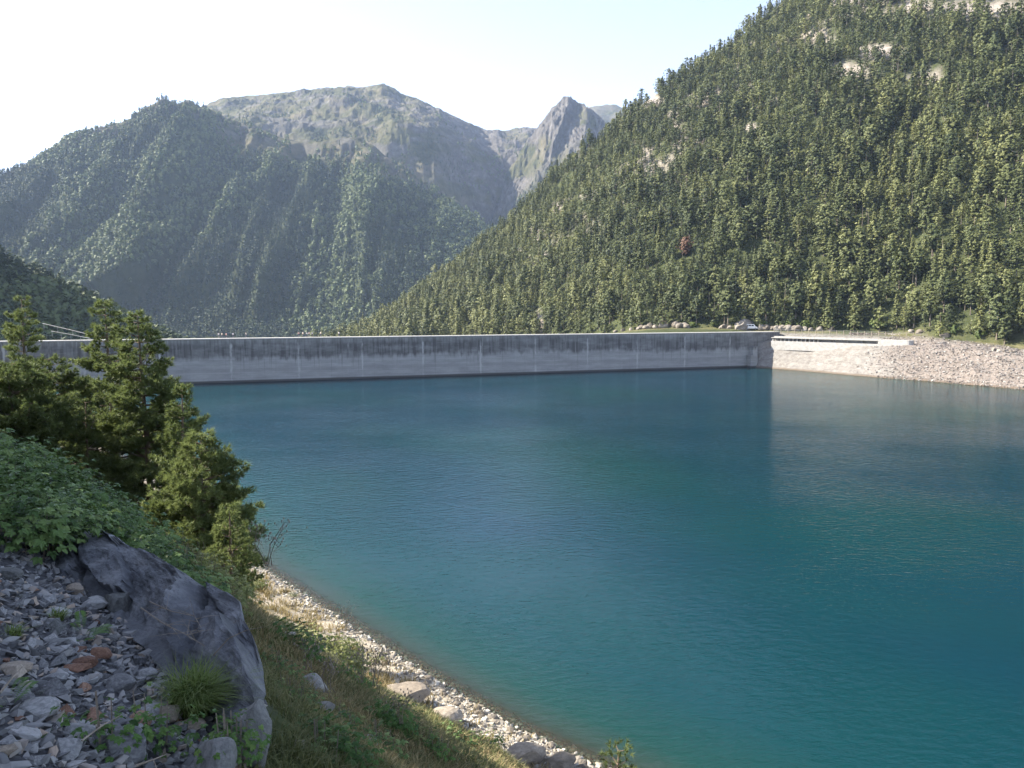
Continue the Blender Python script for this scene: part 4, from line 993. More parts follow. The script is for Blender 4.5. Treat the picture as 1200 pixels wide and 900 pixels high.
# ------------------------------------------------------------------ foreground: the slab, scree, stones
def resample(P, n):
    P = np.asarray(P, float); d = np.concatenate([[0], np.cumsum(np.linalg.norm(np.diff(P, axis=0), axis=1))])
    t = np.linspace(0, d[-1], n); return np.stack([np.interp(t, d, P[:, k]) for k in range(3)], 1)
top = resample([at(*q) for q in ((44, 650, 9.9), (54, 636, 9.9), (66, 625, 9.9), (84, 621, 9.8), (110, 627, 9.5), (128, 630, 9.3), (150, 641, 9.0), (180, 652, 8.5), (205, 660, 8.1), (232, 678, 7.7), (262, 690, 7.2), (276, 700, 7.0), (279, 720, 6.8), (290, 738, 6.55), (297, 765, 6.3), (297, 795, 6.05))], 170)
bot = resample([at(*q) for q in ((40, 672, 8.8), (60, 686, 8.4), (100, 704, 8.0), (140, 716, 7.6), (175, 735, 7.2), (205, 768, 6.6), (235, 795, 6.1), (262, 815, 5.8), (285, 828, 5.6), (303, 840, 5.5))], 170)
outw = np.array([0.72, 0.66, 0.0])
ws = np.concatenate([np.linspace(-.25, 0, 5)[:-1], np.linspace(0, 1, 64), np.linspace(1, 2, 30)[1:]])
V = np.zeros((170, len(ws), 3))
for k, w in enumerate(ws):
    if w <= 1: q = bot * (1 - w) + top * w + np.array([0, 0, .10]) * math.sin(math.pi * max(w, 0))
    else:
        f = w - 1; dpt = 1.9 - 1.55 * sstep(.66, .97, np.linspace(0, 1, 170))[:, None]; q = top + outw * (0.26 * f ** .6) * (1 - .85 * sstep(.66, .95, np.linspace(0, 1, 170)))[:, None] + np.array([0, 0, -1.0]) * dpt * f ** 1.25
    V[:, k] = q
sg, wg = np.meshgrid(np.linspace(0, 1, 170), ws, indexing='ij')
L_ = sg * 4.6; w2 = np.clip(wg, 0, 1)
rs = np.random.default_rng(207)
sd_ = np.stack([rs.uniform(-.2, 4.8, 24), rs.uniform(-.35, 2.1, 24)], 1); sa_ = rs.uniform(-.08, .09, 24); sb_ = rs.normal(0, [.17, .26], (24, 2))
px_ = L_ + .16 * fbm(L_ * 3, wg * 4, 3, 11) + .35 * wg; pw_ = wg + .12 * fbm(L_ * 3 + 9, wg * 4, 3, 12)
dd = np.stack([((px_ - c_[0]) / 1.5) ** 2 + ((pw_ - c_[1]) * .9) ** 2 for c_ in sd_], -1); wt = np.exp(-(dd - dd.min(-1, keepdims=True)) / .0005); wt /= wt.sum(-1, keepdims=True)
pl = np.stack([h_ + g_[0] * (px_ - c_[0]) + g_[1] * (pw_ - c_[1]) for c_, h_, g_ in zip(sd_, sa_, sb_)], -1)
disp = (wt * np.clip(pl, -.19, .19)).sum(-1) + .05 * fbm(L_ * 2.5, w2 * 3, 3, 205) + .04 * (ridged(L_ * 3 + wg * 2, wg * 7 - L_ * 1.5, 3, 206) - .5) + .012 * fbm(L_ * 14, wg * 20, 3, 208)
crack = -.10 * np.exp(-((L_ - 1.05 + .5 * w2) / .05) ** 2) - .10 * np.exp(-((L_ - 3.35 + .25 * w2) / .05) ** 2)
fade = sstep(-.2, .1, wg) * (1 - sstep(1.5, 2, wg)) * sstep(0, .03, sg)
V += (disp + crack)[..., None] * fade[..., None] * np.array([-.25, -.55, .75])
nj = len(ws)
c0_ = bot[0] * .5 + top[0] * .5 + outw * .3 + [0, 0, -.7]; c1_ = bot[-1] * .5 + top[-1] * .5 + outw * .05 + [-.06, -.03, -.22]
V = np.concatenate([np.broadcast_to(c0_, (1, nj, 3)) * .9 + V[:1] * .1, V, V[-1:] * .55 + c1_ * .45, V[-1:] * .15 + c1_ * .85])
i = np.arange(172)[:, None] * nj; j = np.arange(nj - 1)[None]
Q = np.stack([i + j, i + nj + j, i + nj + j + 1, i + j + 1], -1).reshape(-1, 4)
slab_o = link("slab_boulder", mesh("slab_boulder", V.reshape(-1, 3), Q, M["slate"], None, False)); tag(slab_o, "long dark blue grey slate slab along the edge of the scree at lower left", "rock")

def put(px, py, lift=0.0): return ground_hit(px, py) + np.array([0, 0, lift])
def stone(name, px, py, wpx, hpx, mat, label, seed, cat="stone", group=None, yaw=None, tilt=.15, Dx=None, sub=3):
    q = ground_hit(px, py + hpx * .3) if Dx is None else at(px, py, Dx)
    k = q[1] / FPX
    V, T = facet(seed, sub, 13, (1, .8, .85), rough=.06)
    sx_, sz_ = wpx * k / 2, hpx * k / 2
    o = link(name, mesh(name, V, T, M[mat]), None, q + [0, 0, sz_ * .55 if Dx is None else 0], 0)
    r = np.random.default_rng(seed)
    o.rotation_euler = (r.uniform(-tilt, tilt), r.uniform(-tilt, tilt), r.uniform(-.5, .5) if yaw is None else yaw); o.scale = (sx_, sx_ * r.uniform(.8, 1.1), sz_)
    return tag(o, label, cat, group)
stone("boulder", 298, 858, 54, 118, "stone_lichen", "tall grey boulder below the right end of the dark slab", 601, "rock", Dx=5.15, yaw=.3)
stone("boulder", 254, 892, 56, 76, "stone_lichen", "smooth pale grey boulder at the bottom edge, beside the bright green plant", 602, "rock", Dx=4.55, yaw=-.2)
STN = [(100, 776, 38, 24, "stone_rust", "rust brown stone in the middle of the scree, below the small fern"), (16, 783, 44, 20, "stone_tan", "tan flat stone at the left edge of the scree"),
       (42, 830, 58, 34, "stone_grey", "large flat grey stone at the left side of the scree, lower part"), (150, 872, 62, 56, "stone_grey", "large bluish grey block at the bottom of the scree"),
       (138, 706, 42, 42, "stone_lichen", "upright grey block leaning against the middle of the dark slab"), (68, 718, 34, 18, "stone_grey", "thin grey plate below the left end of the dark slab"), (128, 680, 26, 22, "stone_grey", "small blocky dark stone at the foot of the slab's left part"),
       (10, 672, 34, 22, "stone_lichen", "rounded grey stone at the left edge just below the brambles"), (118, 765, 30, 22, "stone_rust", "dark rust stone right of the small fern"), (165, 843, 34, 26, "stone_rust", "reddish stone right of the big bluish block"),
       (196, 835, 44, 26, "stone_tan", "tan stone left of the grass tussock's foot"), (225, 850, 34, 20, "stone_tan", "tan brown stone touching the lower side of the grass tussock"), (140, 800, 40, 28, "stone_grey", "grey stone in the middle of the scree, left of the grass tussock"),
       (28, 858, 48, 20, "stone_grey", "long grey plate at the lower left of the scree"), (88, 690, 26, 16, "stone_tan", "small tan stone near the left part of the slab"), (170, 790, 30, 20, "stone_grey", "grey plate just left of the grass tussock"),
       (112, 706, 36, 20, "stone_grey", "pale grey plate in front of the slab's middle"), (60, 800, 36, 20, "stone_grey", "grey angular stone at left centre of the scree"), (92, 855, 40, 24, "stone_grey", "grey angular stone left of the big bluish block"), (190, 870, 40, 30, "stone_grey", "dark grey stone right of the big bluish block, bottom edge")]
for k, (px, py, w, h, mt_, lab) in enumerate(STN): stone("stone", px, py, w, h, mt_, lab, 620 + k, group="larger scree stones")
rng = np.random.default_rng(61)
hull_me = {mt_: [mesh("scree_stone", *hull(700 + k, 13, (1, .72, .38)), M[mt_]) for k in range(9)] for mt_ in ("stone_grey", "stone_rust", "stone_tan", "stone_lichen")}
cnt = 0; tries = 0
occ = []
while cnt < 230 and tries < 4000:
    tries += 1
    px, py = rng.uniform(-10, 300), rng.uniform(640, 905)
    edge = np.interp(px, [0, 45, 100, 150, 200, 240, 280, 300], [640, 660, 700, 715, 760, 800, 830, 905])
    if py < edge + 4: continue
    q = ground_hit(px, py)
    if q[1] > 9: continue
    s_ = .045 + .075 * rng.random() ** 2.2
    if any((q[0] - a_) ** 2 + (q[1] - b_) ** 2 < (s_ + c_) ** 2 * .5 for a_, b_, c_ in occ): continue
    occ.append((q[0], q[1], s_)); cnt += 1
    mt_ = rng.choice(["stone_grey", "stone_rust", "stone_tan", "stone_lichen"], p=[.70, .08, .08, .14])
    o = link("stone", hull_me[mt_][rng.integers(9)], None, q + [0, 0, s_ * .22], 0, (s_, s_ * rng.uniform(.8, 1.2), s_ * rng.uniform(.8, 1.4)))
    o.rotation_euler = (rng.normal(0, .28), rng.normal(0, .28), rng.uniform(0, 6.28))
    col_ = {"stone_grey": "bluish grey", "stone_rust": "rusty brown", "stone_tan": "tan", "stone_lichen": "pale grey"}[mt_]
    sz_ = "small" if s_ < .085 else "medium sized"
    wh = "upper scree below the slab" if py < 745 else ("left half of the lower scree" if px < 110 else "lower scree, near the grass tussock")
    tag(o, f"{sz_} {col_} slate stone on the {wh}", "stone", f"{sz_} {col_} stones, {wh}")
n_ = 52000
x = rng.uniform(-9, 4, n_); y = rng.uniform(.8, 12, n_)
nd_ = seg_dist(x, y, SHORE); k = (nd_ > 29.9 - 1.3 * sstep(-1.6, -2.4, x)) & (nd_ < 40) & (rng.random(n_) < np.clip(5.0 / np.hypot(x, y), .3, 1) + .1)
x, y = x[k], y[k]; P = np.stack([x, y, height(x, y)], 1); n_ = len(P)
s_ = .016 + .045 * rng.random(n_) ** 2.0 + .003 * np.hypot(x, y) * rng.random(n_)
protos = [hull(800 + k, 10, (1, .75, .42)) for k in range(12)]
V, T, A_ = scatter(protos, rng.integers(0, 12, n_), P + np.stack([0 * s_, 0 * s_, s_ * .3], 1), rotmats(rng.uniform(0, 6.28, n_), np.abs(rng.normal(0, .35, n_)), rng.uniform(0, 6.28, n_)), s_[:, None] * rng.uniform(.75, 1.3, (n_, 3)), np.clip(rng.normal(.45, .26, n_), 0, 1.1))
tag(link("scree_gravel", mesh("scree_gravel", V, T, M["gravel"], {"tint": A_})), kind="stuff")

# shore stones
n_ = 80000
yl = rng.uniform(20, 130, n_); 
si = np.interp(yl, SHORE[:, 1], SHORE[:, 0]); off = rng.normal(2.4, 2.4, n_)
x = si - off * .0 + (off) * (-.74); y = yl - off * .67
nd_ = seg_dist(x, y, SHORE); k = (nd_ > -2.2) & (nd_ < 7.0) & (rng.random(n_) < np.clip(40 / y, .25, 1)) & (rng.random(n_) < sstep(5.0, 2.6, nd_ + 2.4 * fbm(x / 4, y / 4, 2, 9) + 2.6 * sstep(40, 50, y)))
x, y = x[k], y[k]; P = np.stack([x, y, height(x, y)], 1); n_ = len(P)
s_ = .04 + .17 * rng.random(n_) ** 3.5
V, T, A_ = scatter([hull(900 + k, 12, (1, .8, .65)) for k in range(8)], rng.integers(0, 8, n_), P + np.stack([0 * s_, 0 * s_, s_ * .3], 1), rotmats(rng.uniform(0, 6.28, n_), rng.uniform(0, .5, n_), rng.uniform(0, 6.28, n_)), s_[:, None] * rng.uniform(.75, 1.3, (n_, 3)), np.clip(rng.normal(.5, .25, n_), 0, 1))
tag(link("shore_stones", mesh("shore_stones", V, T, M["pale_stone"], {"tint": A_})), kind="stuff")
for k in range(46):
    px = rng.uniform(440, 700); py = np.interp(px, [400, 500, 600, 705], [727, 791, 852, 900]) + rng.uniform(0, 16)
    q = ground_hit(px, py); s_ = rng.uniform(.18, .42)
    o = link("shore_boulder", BO[rng.integers(6)], None, q + [0, 0, s_ * .2], rng.uniform(0, 6), (s_, s_ * .85, s_ * .7))
    wh = "upper third" if px < 525 else ("middle" if px < 615 else "lowest part")
    tag(o, f"pale weathered stone on the {wh} of the sunlit shore strip", "stone", f"larger pale stones on the {wh} of the shore")
for k, (px, py, w, h, mt_, lab) in enumerate([(478, 812, 62, 36, "stone_tan", "brown rock ledge on the bank above the pale shore stones"), (520, 838, 50, 26, "stone_tan", "lower brown rock just right of the brown ledge"), (612, 884, 64, 34, "stone_tan", "brown rock at the bottom, beside the pale shore stones"), (655, 892, 46, 26, "pale_boulder", "pale grey rock at the bottom right end of the bank"),
                                              (366, 800, 46, 34, "bank_boulder", "grey rock in the grass, upper of the pair right of the slab"), (378, 830, 36, 20, "bank_boulder", "grey rock in the grass, lower of the pair right of the slab"), (370, 862, 28, 14, "pale_boulder", "small whitish stone in the grass right of the tall boulder"),
                                              (350, 872, 22, 16, "pale_boulder", "small pale stone beside the whitish stone in the grass"), (432, 868, 34, 20, "bank_boulder", "grey stone low in the grass, left of the bottom weeds"), (335, 745, 26, 18, "bank_boulder", "grey stone in the dry grass just right of the slab")]):
    stone("rock", px, py, w, h, mt_, lab, 660 + k, "rock")

# ------------------------------------------------------------------ grass and plants
def blades(P, H, r, width=.006, spread=.5, bend=.6, tint=.5, tvar=.18, bias=(0, 0)):
    n = len(P); az = r.uniform(0, 6.28, n); le = r.uniform(.15, 1, n) * spread
    d = np.stack([np.cos(az) * le + bias[0], np.sin(az) * le + bias[1], np.ones(n)], 1); d /= np.linalg.norm(d, axis=1)[:, None]
    h = np.broadcast_to(H, (n,)) * r.uniform(.55, 1.15, n)
    sd = np.stack([-np.sin(az + r.normal(0, .6, n)), np.cos(az), np.zeros(n)], 1); w = np.broadcast_to(width, (n,)) * r.uniform(.6, 1.3, n)
    hor = np.stack([np.cos(az) + bias[0], np.sin(az) + bias[1], -.5 * np.ones(n)], 1)
    mid = P + d * (h * .55)[:, None]; tip = P + d * (h * .9)[:, None] + hor * (h * bend * r.uniform(.1, .6, n))[:, None]
    V = np.stack([P - sd * w[:, None], P + sd * w[:, None], mid - sd * (w * .8)[:, None], mid + sd * (w * .8)[:, None], tip], 1).reshape(-1, 3)
    b = np.arange(n)[:, None] * 5
    T = np.concatenate([b + [0, 1, 3], b + [0, 3, 2], b + [2, 3, 4]])
    t = np.clip(np.broadcast_to(tint, (n,)) + r.normal(0, tvar, n), 0, 1)
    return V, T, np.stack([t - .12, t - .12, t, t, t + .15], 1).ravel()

rng = np.random.default_rng(101)
def clumps(n, sel, per, rad, seed):
    r = np.random.default_rng(seed)
    A = r.uniform(-.75, .30, n); D = np.exp(r.uniform(math.log(4.2), math.log(80), n)); x, y = A * D, D
    nd_ = seg_dist(x, y, SHORE); k = sel(x, y, nd_, r)
    x, y = np.repeat(x[k], per), np.repeat(y[k], per); D = y
    rd = np.abs(r.normal(0, 1, len(x))) * rad * np.clip(D / 10, .8, 3.0); az = r.uniform(0, 6.28, len(x)); x = x + rd * np.cos(az); y = y + rd * np.sin(az)
    return np.stack([x, y, height(x, y) - .02], 1), D, r
P, D, r = clumps(26000, lambda x, y, n, r: (n > 5.5) & (n < 29.6 - 1.2 * (x < -1.8) * (y < 9)) & (r.random(len(x)) < 1 - .72 * sstep(20, 27, y) * sstep(19, 13, n)) & (r.random(len(x)) < .25 + .75 * sstep(-.25, .15, fbm(x / 2.5, y / 2.5, 3, 55))), 20, .16, 1)
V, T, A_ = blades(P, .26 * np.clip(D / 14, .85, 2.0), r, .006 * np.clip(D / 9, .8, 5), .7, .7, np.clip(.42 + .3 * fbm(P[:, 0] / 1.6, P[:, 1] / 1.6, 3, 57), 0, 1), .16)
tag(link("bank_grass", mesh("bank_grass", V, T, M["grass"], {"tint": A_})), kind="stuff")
P, D, r = clumps(22000, lambda x, y, n, r: (n > 4.2 - 3.0 * r.random(len(x)) ** 2 - 1.6 * sstep(40, 50, y)) & (n < 27) & (r.random(len(x)) < .10 + .9 * (.35 + .65 * sstep(6, 20, y + 3 * fbm(x / 4, y / 4, 2, 5))) * sstep(-.5, .2, fbm(x / 3, y / 3, 3, 65))), 18, .14, 2)
V, T, A_ = blades(P, .30 * np.clip(D / 20, .9, 2.0), r, .006 * np.clip(D / 9, .8, 5), .6, .6, .5, .2)
tag(link("dry_bank_grass", mesh("dry_bank_grass", V, T, M["dry_grass"], {"tint": A_})), kind="stuff")

# leaves: folded leaflets, drooping compound leaves, sprigs
def leaflet(L, W, fold=.25, droop=.3):
    V = [(0, 0, 0), (L * .4, W * .5, fold * W * .5 - droop * L * .1), (L * .4, -W * .5, fold * W * .5 - droop * L * .1), (L * .75, W * .33, fold * W * .3 - droop * L * .35), (L * .75, -W * .33, fold * W * .3 - droop * L * .35), (L, 0, -droop * L * .7), (L * .5, 0, -droop * L * .15)]
    return np.array(V), np.array([[0, 6, 1], [0, 2, 6], [1, 6, 3], [2, 4, 6], [3, 6, 5], [6, 4, 5]])
def place_leaf(mb, V, T, p, az, el, roll=0, a=0.):
    ca, sa, ce, se = math.cos(az), math.sin(az), math.cos(el), math.sin(el); cr, sr = math.cos(roll), math.sin(roll)
    R1 = np.array([[1, 0, 0], [0, cr, -sr], [0, sr, cr]]); R2 = np.array([[ce, 0, -se], [0, 1, 0], [se, 0, ce]]); R3 = np.array([[ca, -sa, 0], [sa, ca, 0], [0, 0, 1]])
    mb.add(V @ (R3 @ R2 @ R1).T + p, T=T, a=a)
def sprig(seed, H=.55, nl=10, ls=.072):
    r = np.random.default_rng(seed); mb = MB(); az0 = r.uniform(0, 6.28)
    for k in range(nl):
        t = .25 + .75 * k / (nl - 1); p0 = np.array([.10 * t * math.cos(az0), .10 * t * math.sin(az0), H * t]); az = k * 2.4 + r.uniform(-.4, .4)
        st = r.uniform(.06, .13) * (1.25 - t * .5); p1 = p0 + [st * math.cos(az), st * math.sin(az), st * .35]
        a_ = r.uniform(-.18, .18) + .25 * (t - .6)
        for q, (da, l) in enumerate(((0, 1.15), (.95, .9), (-.95, .9), (1.9, .65), (-1.9, .65))):
            Vl, Tl = leaflet(ls * l * r.uniform(.85, 1.2), ls * l * .66, .25, r.uniform(.15, .5)); place_leaf(mb, Vl, Tl, p1, az + da, r.uniform(-.25, .15), r.uniform(-.3, .3), a_)
    V, F, A = mb.data(); return V, F[0], A
def frond(seed, L=.42, n=20, w=.085):
    r = np.random.default_rng(seed); mb = MB()
    for k in range(n):
        t = (k + 1) / n; p = np.array([L * t * (1 - .25 * t), 0, L * (.75 * t - .62 * t * t)]); l = w * math.sin(math.pi * (.12 + .88 * t)) ** .8 + .01
        for s_ in (-1, 1):
            Vl, Tl = leaflet(l, l * .20, .2, .3); place_leaf(mb, Vl, Tl, p, s_ * 1.25, .1, 0, r.uniform(-.1, .1) + .2 * t)
    V, F, A = mb.data(); return V, F[0], A
SPR = [sprig(k, .55, 10, .072) for k in range(8)]; SPS = [sprig(30 + k, .32, 7, .05) for k in range(6)]; FRO = [frond(k) for k in range(5)]

def bush(name, px, D, rad, H, nsp, label, cat, mat, protos, seed, group=None, scl=1.0, sink=.0, tint=.45):
    A = A_of(px); x0, y0 = A * D, D; z0 = hz(x0, y0); r = np.random.default_rng(seed)
    o = empty(name, (x0, y0, z0)); tag(o, label, cat, group)
    az = r.uniform(0, 6.28, nsp); rr_ = rad * np.sqrt(r.random(nsp)); x = rr_ * np.cos(az); y = rr_ * np.sin(az)
    z = height(x + x0, y + y0) - z0 - sink; lift = (H - .45) * np.sqrt(np.clip(1 - (rr_ / rad) ** 2, 0, 1)) * r.uniform(.0, 1, nsp)
    P = np.stack([x, y, z + lift], 1)
    V, T, A_ = scatter(protos, r.integers(0, len(protos), nsp), P, rotmats(r.uniform(0, 6.28, nsp), np.clip(.55 * rr_ / rad, 0, .7) + r.uniform(0, .15, nsp), az), scl * r.uniform(.75, 1.2, nsp), np.clip(tint + r.normal(0, .2, nsp), 0, 1))
    link("leaves", mesh(name + "_leaves", V, T, M[mat], {"tint": A_}), o)
    mb = MB()
    for k in range(0, nsp, 3): mb.tube([(x[k] * .75, y[k] * .75, z[k] - .05), (x[k], y[k], P[k, 2] + .45 * scl)], [.008, .004], 3)
    link("stems", mb.mesh(name + "_stems", M["twig"]), o)
    return o
BB = [(8, 8.9, .55, .85, 90, "bramble thicket at the left edge directly above the scree"), (62, 9.9, .55, .85, 90, "bramble bush just behind the left end of the dark slab"), (-15, 10.4, .8, 1.0, 120, "leafy bramble at the left edge, middle height of the thicket"),
      (45, 11.6, .8, 1.0, 130, "broad bramble bush in the middle of the left thicket"), (100, 11.6, .7, .95, 110, "bramble bush behind the slab's top, between thicket and pines"), (20, 13.8, .9, 1.1, 120, "dark bramble at the back left of the thicket below the left pines"),
      (75, 14.0, .9, 1.15, 120, "bramble at the back of the thicket, below the tall pine"), (150, 10.6, .55, .8, 80, "low bramble spilling over the slab's middle"), (185, 11.2, .6, .75, 80, "pale green bramble right of the slab's middle, near the bushy pine"), (128, 13.2, .8, .95, 90, "bramble between the thicket and the bushy low pine"), (-35, 12.8, .9, 1.2, 80, "tall bramble at the far left edge of the thicket")]
for k, (px, D, rad, H, ns, lab) in enumerate(BB): bush("bramble_bush", px, D, rad, H, ns, lab, "bush", "leaf_bush", SPR, 200 + k, "brambles above the slab")
bush("leafy_shrub", 372, 34, 1.5, 1.5, 150, "yellow green leafy shrub on the sunlit shore edge right of the dry grass", "shrub", "leaf_yellow", SPR, 230, None, 1.5, 0, .55)
bush("leafy_shrub", 335, 38, 1.2, 1.1, 100, "small yellowish shrub in the sunlit dry grass, left of the shore shrub", "shrub", "leaf_yellow", SPR, 231, None, 1.4, 0, .5)
for k, (px, D, rad, H, ns, lab) in enumerate([(238, 19, 1.0, .8, 70, "yellowing weeds at the foot of the bushy low pine"), (215, 16, .9, .8, 80, "yellow green weeds between the slab and the bushy low pine"), (205, 13, .8, .7, 70, "pale weeds just behind the slab's right half")]):
    bush("weed_clump", px, D, rad, H, ns, lab, "weeds", "leaf_yellow", SPS, 240 + k, None, 1.4, 0, .35)
for k, (px, py, rad, H, ns, mt_, pr_, lab) in enumerate([(450, 884, .20, .4, 18, "leaf_bush", SPS, "dark green leafy weed at the bottom edge, left of the other weeds"), (512, 888, .22, .4, 20, "leaf_fern", SPS, "green leafy weed at the bottom edge, below the brown ledge"), (524, 852, .25, .4, 20, "leaf_fern", SPS, "bright green weed below the brown rock ledge"), (408, 800, .4, .4, 40, "leaf_fern", SPS, "low green weed in the grass right of the grey rock pair"),
        (395, 770, .4, .4, 40, "leaf_fern", SPS, "low green weed near the sunlit edge of the grass"), (375, 886, .16, .35, 14, "leaf_bush", SPS, "green weed right of the tall boulder at the bottom edge"), (345, 700, .3, .4, 20, "leaf_yellow", SPS, "thin yellow weed at the sunlit edge right of the slab"), (180, 880, .12, .45, 10, "leaf_fern", SPS, "small leafy weed among the stones at the bottom"), (128, 882, .07, .45, 8, "leaf_fern", SPS, "slender green weed at the bottom of the scree")]):
    q = ground_hit(px, py); bush("weed", 600 + (q[0] / q[1]) * FPX * 1.0046, q[1], rad, H, ns, lab, "weed", mt_, pr_, 260 + k, None, .8 if q[1] < 8 else 1.0)

lp = bush("leafy_plant", 277, 4.9, .10, .48, 26, "bright green leafy plant beside the tussock, under the tall boulder", "plant", "leaf_fern", SPS, 290, None, .6, 0, .6); lp.location = tuple(at(274, 890, 4.75))

rng = np.random.default_rng(404)
PLANTS = [(330, 790, "low reddish brown weed close to the slab's right end"), (352, 770, "thin green weed between the slab and the sunlit strip"), (395, 842, "olive leafy weed in the middle of the shaded grass"), (418, 866, "small dark weed above the bottom edge, left of the grey stone"), (465, 858, "green weed in the grass below the brown ledge's left end"),
          (488, 870, "yellowing weed low in the grass, below the ledge"), (545, 876, "dark green weed near the bottom edge, left of the brown rock"), (572, 880, "olive weed touching the brown rock at the bottom"), (440, 775, "yellow green weed at the upper side of the brown ledge"), (415, 758, "bright weed on the sunlit edge beyond the grass"),
          (300, 690, "sunlit yellow weed right of the young pine"), (275, 672, "golden weed at the sunlit foot of the young pine"), (345, 820, "dark weed beside the lower grey rock in the grass"), (402, 895, "leafy weed at the bottom edge of the grass")]
for k, (px, py, lab) in enumerate(PLANTS):
    q = ground_hit(px, py); sc2 = float(np.clip(q[1] / 12, .8, 2.2))
    bush("weed", 600 + (q[0] / q[1]) * FPX * 1.0046, q[1], .28 * sc2, .5, int(rng.integers(14, 30)), lab, "weed", ["leaf_bush", "leaf_fern", "leaf_yellow"][k % 3] if py > 765 else "leaf_yellow", [SPS, SPR, SPS][k % 3], 420 + k, None, .8 * sc2, .05, rng.uniform(.25, .55))

def tussock(px, py, rad, H, n, mat, label, seed, bias=(.35, -.1), dry=0):
    q = ground_hit(px, py); r = np.random.default_rng(seed)
    az = r.uniform(0, 6.28, n); d = rad * np.sqrt(r.random(n)); P = np.stack([d * np.cos(az), d * np.sin(az), np.zeros(n)], 1)
    V, T, A_ = blades(P, H, r, .0035, .75, .9, .5, .2, bias)
    o = link("grass_tussock", mesh("grass_tussock", V, T, M[mat], {"tint": A_}), None, q); return tag(o, label, "grass tuft")
tussock(222, 838, .13, .50, 1500, "tussock", "big arching green grass tussock between the scree and the dark slab", 1)
tussock(66, 728, .05, .16, 160, "tussock", "small grass tuft below the slab's left end", 2); tussock(15, 748, .05, .15, 120, "tussock", "tiny grass tuft at the left edge of the scree", 3)
for k, (px, py, n, s_, lab, cat) in enumerate([(214, 884, 9, .4, "small bright fern left of the smooth boulder at the bottom", "fern"), (98, 752, 9, .5, "small fern growing among the upper scree stones", "fern"), (8, 832, 8, .45, "dark fern at the left edge of the lower scree", "fern")]):
    q = ground_hit(px, py); r = np.random.default_rng(300 + k); az = r.uniform(0, 6.28, n)
    o = empty("fern", q); tag(o, lab, cat)
    V, T, A_ = scatter(FRO, r.integers(0, 5, n), np.stack([.05 * np.cos(az), .05 * np.sin(az), r.uniform(0, .10, n)], 1), rotmats(az, r.uniform(-.7, .2, n), az), s_ * r.uniform(.7, 1.2, n), np.clip(r.normal(.5, .12, n), 0, 1))
    link("fronds", mesh("fern_fronds", V, T, M["leaf_fern"], {"tint": A_}), o)

# dry twigs
def twig(label, pts, r0, seed, nb=6, bl=.2, loc=None):
    r = np.random.default_rng(seed); mb = MB(); P = np.array(pts, float); Pr = resample(P, 14); mb.tube(Pr, np.linspace(r0, r0 * .35, 14), 5)
    for k in range(nb):
        i_ = r.integers(3, 13); d = r.normal(0, 1, 3); d[2] = abs(d[2]) * .6; d /= np.linalg.norm(d); mb.tube([Pr[i_], Pr[i_] + d * bl * .5, Pr[i_] + d * bl * r.uniform(.8, 1.3) + [0, 0, -.02]], [r0 * .5, r0 * .35, r0 * .15], 3)
    return tag(link("dry_twig", mb.mesh("dry_twig", M["twig"])), label, "twig")
twig("pale arching dry stalk leaning from the tussock across the dark slab", [at(250, 768, 5.5), at(268, 748, 5.4), at(290, 738, 5.35), at(308, 735, 5.3)], .005, 1, 0)
twig("thin dead branch lying against the slab above the tussock", [at(165, 712, 6.9), at(190, 730, 6.6), at(215, 742, 6.3), at(240, 757, 5.9)], .006, 2, 12, .22)
twig("grey dry branch resting on the slab's right part", [at(175, 705, 7.0), at(200, 716, 6.7), at(228, 722, 6.5), at(236, 736, 6.2)], .005, 3, 9, .2)
twig("thin bent dry stick at the left edge of the scree", [at(0, 812, 4.6), at(14, 795, 4.7), at(26, 782, 4.8)], .008, 4, 1, .1)
twig("long dry stalk lying over the lower scree stones", [at(96, 868, 3.95), at(120, 850, 4.1), at(142, 838, 4.2)], .006, 5, 1, .1)
twig("short pale stick at the bottom beside the smooth boulder", [at(160, 897, 3.9), at(180, 890, 3.95), at(195, 884, 4.0)], .007, 6, 1, .1)
def stalk(px, py, D, H, seed, label):
    r = np.random.default_rng(seed); q = at(px, py, D); mb = MB()
    for k in range(5):
        d = np.array([r.normal(0, .22), r.normal(0, .15), 1]); Pk = [q + [r.normal(0, .05), 0, 0], q + d * H * .5, q + d * H + [r.normal(.1, .1), 0, 0]]; mb.tube(Pk, [.007, .005, .003], 3)
        for b in range(7):
            t = r.uniform(.4, 1); p = Pk[0] + (Pk[2] - Pk[0]) * t; e_ = p + [r.normal(0, .12), r.normal(0, .06), r.uniform(.03, .14)]; mb.tube([p, e_], [.003, .002], 3); mb.tube([e_, e_ + [0, .0, .03]], [.011, .008], 4)
    return tag(link("seed_stalk", mb.mesh("seed_stalk", M["twig"])), label, "weed")
for k, (px, py, D, H, lab) in enumerate([(385, 812, 12, .6, "dry brown stalks in the shaded grass left of centre"), (360, 785, 13, .5, "pale dry stalks just above the upper grey rock"), (470, 848, 13, .55, "dry stalks below the brown ledge"), (405, 735, 34, 1.0, "tall dry stalks on the sunlit shore edge, right of the leafy shrub"), (345, 712, 40, 1.0, "dry stalks on the sunlit strip, left of the leafy shrub")]): stalk(px, py, D, H, 40 + k, lab)
stalk(312, 664, 12, .68, 3, "thin dark seed stalks against the water right of the bushy pine")
stalk(420, 800, 13, .55, 4, "thin dark dry stalks in the shaded grass, left of the brown ledge"); stalk(440, 805, 13, .6, 5, "brown dry stalks beside the brown rock ledge")

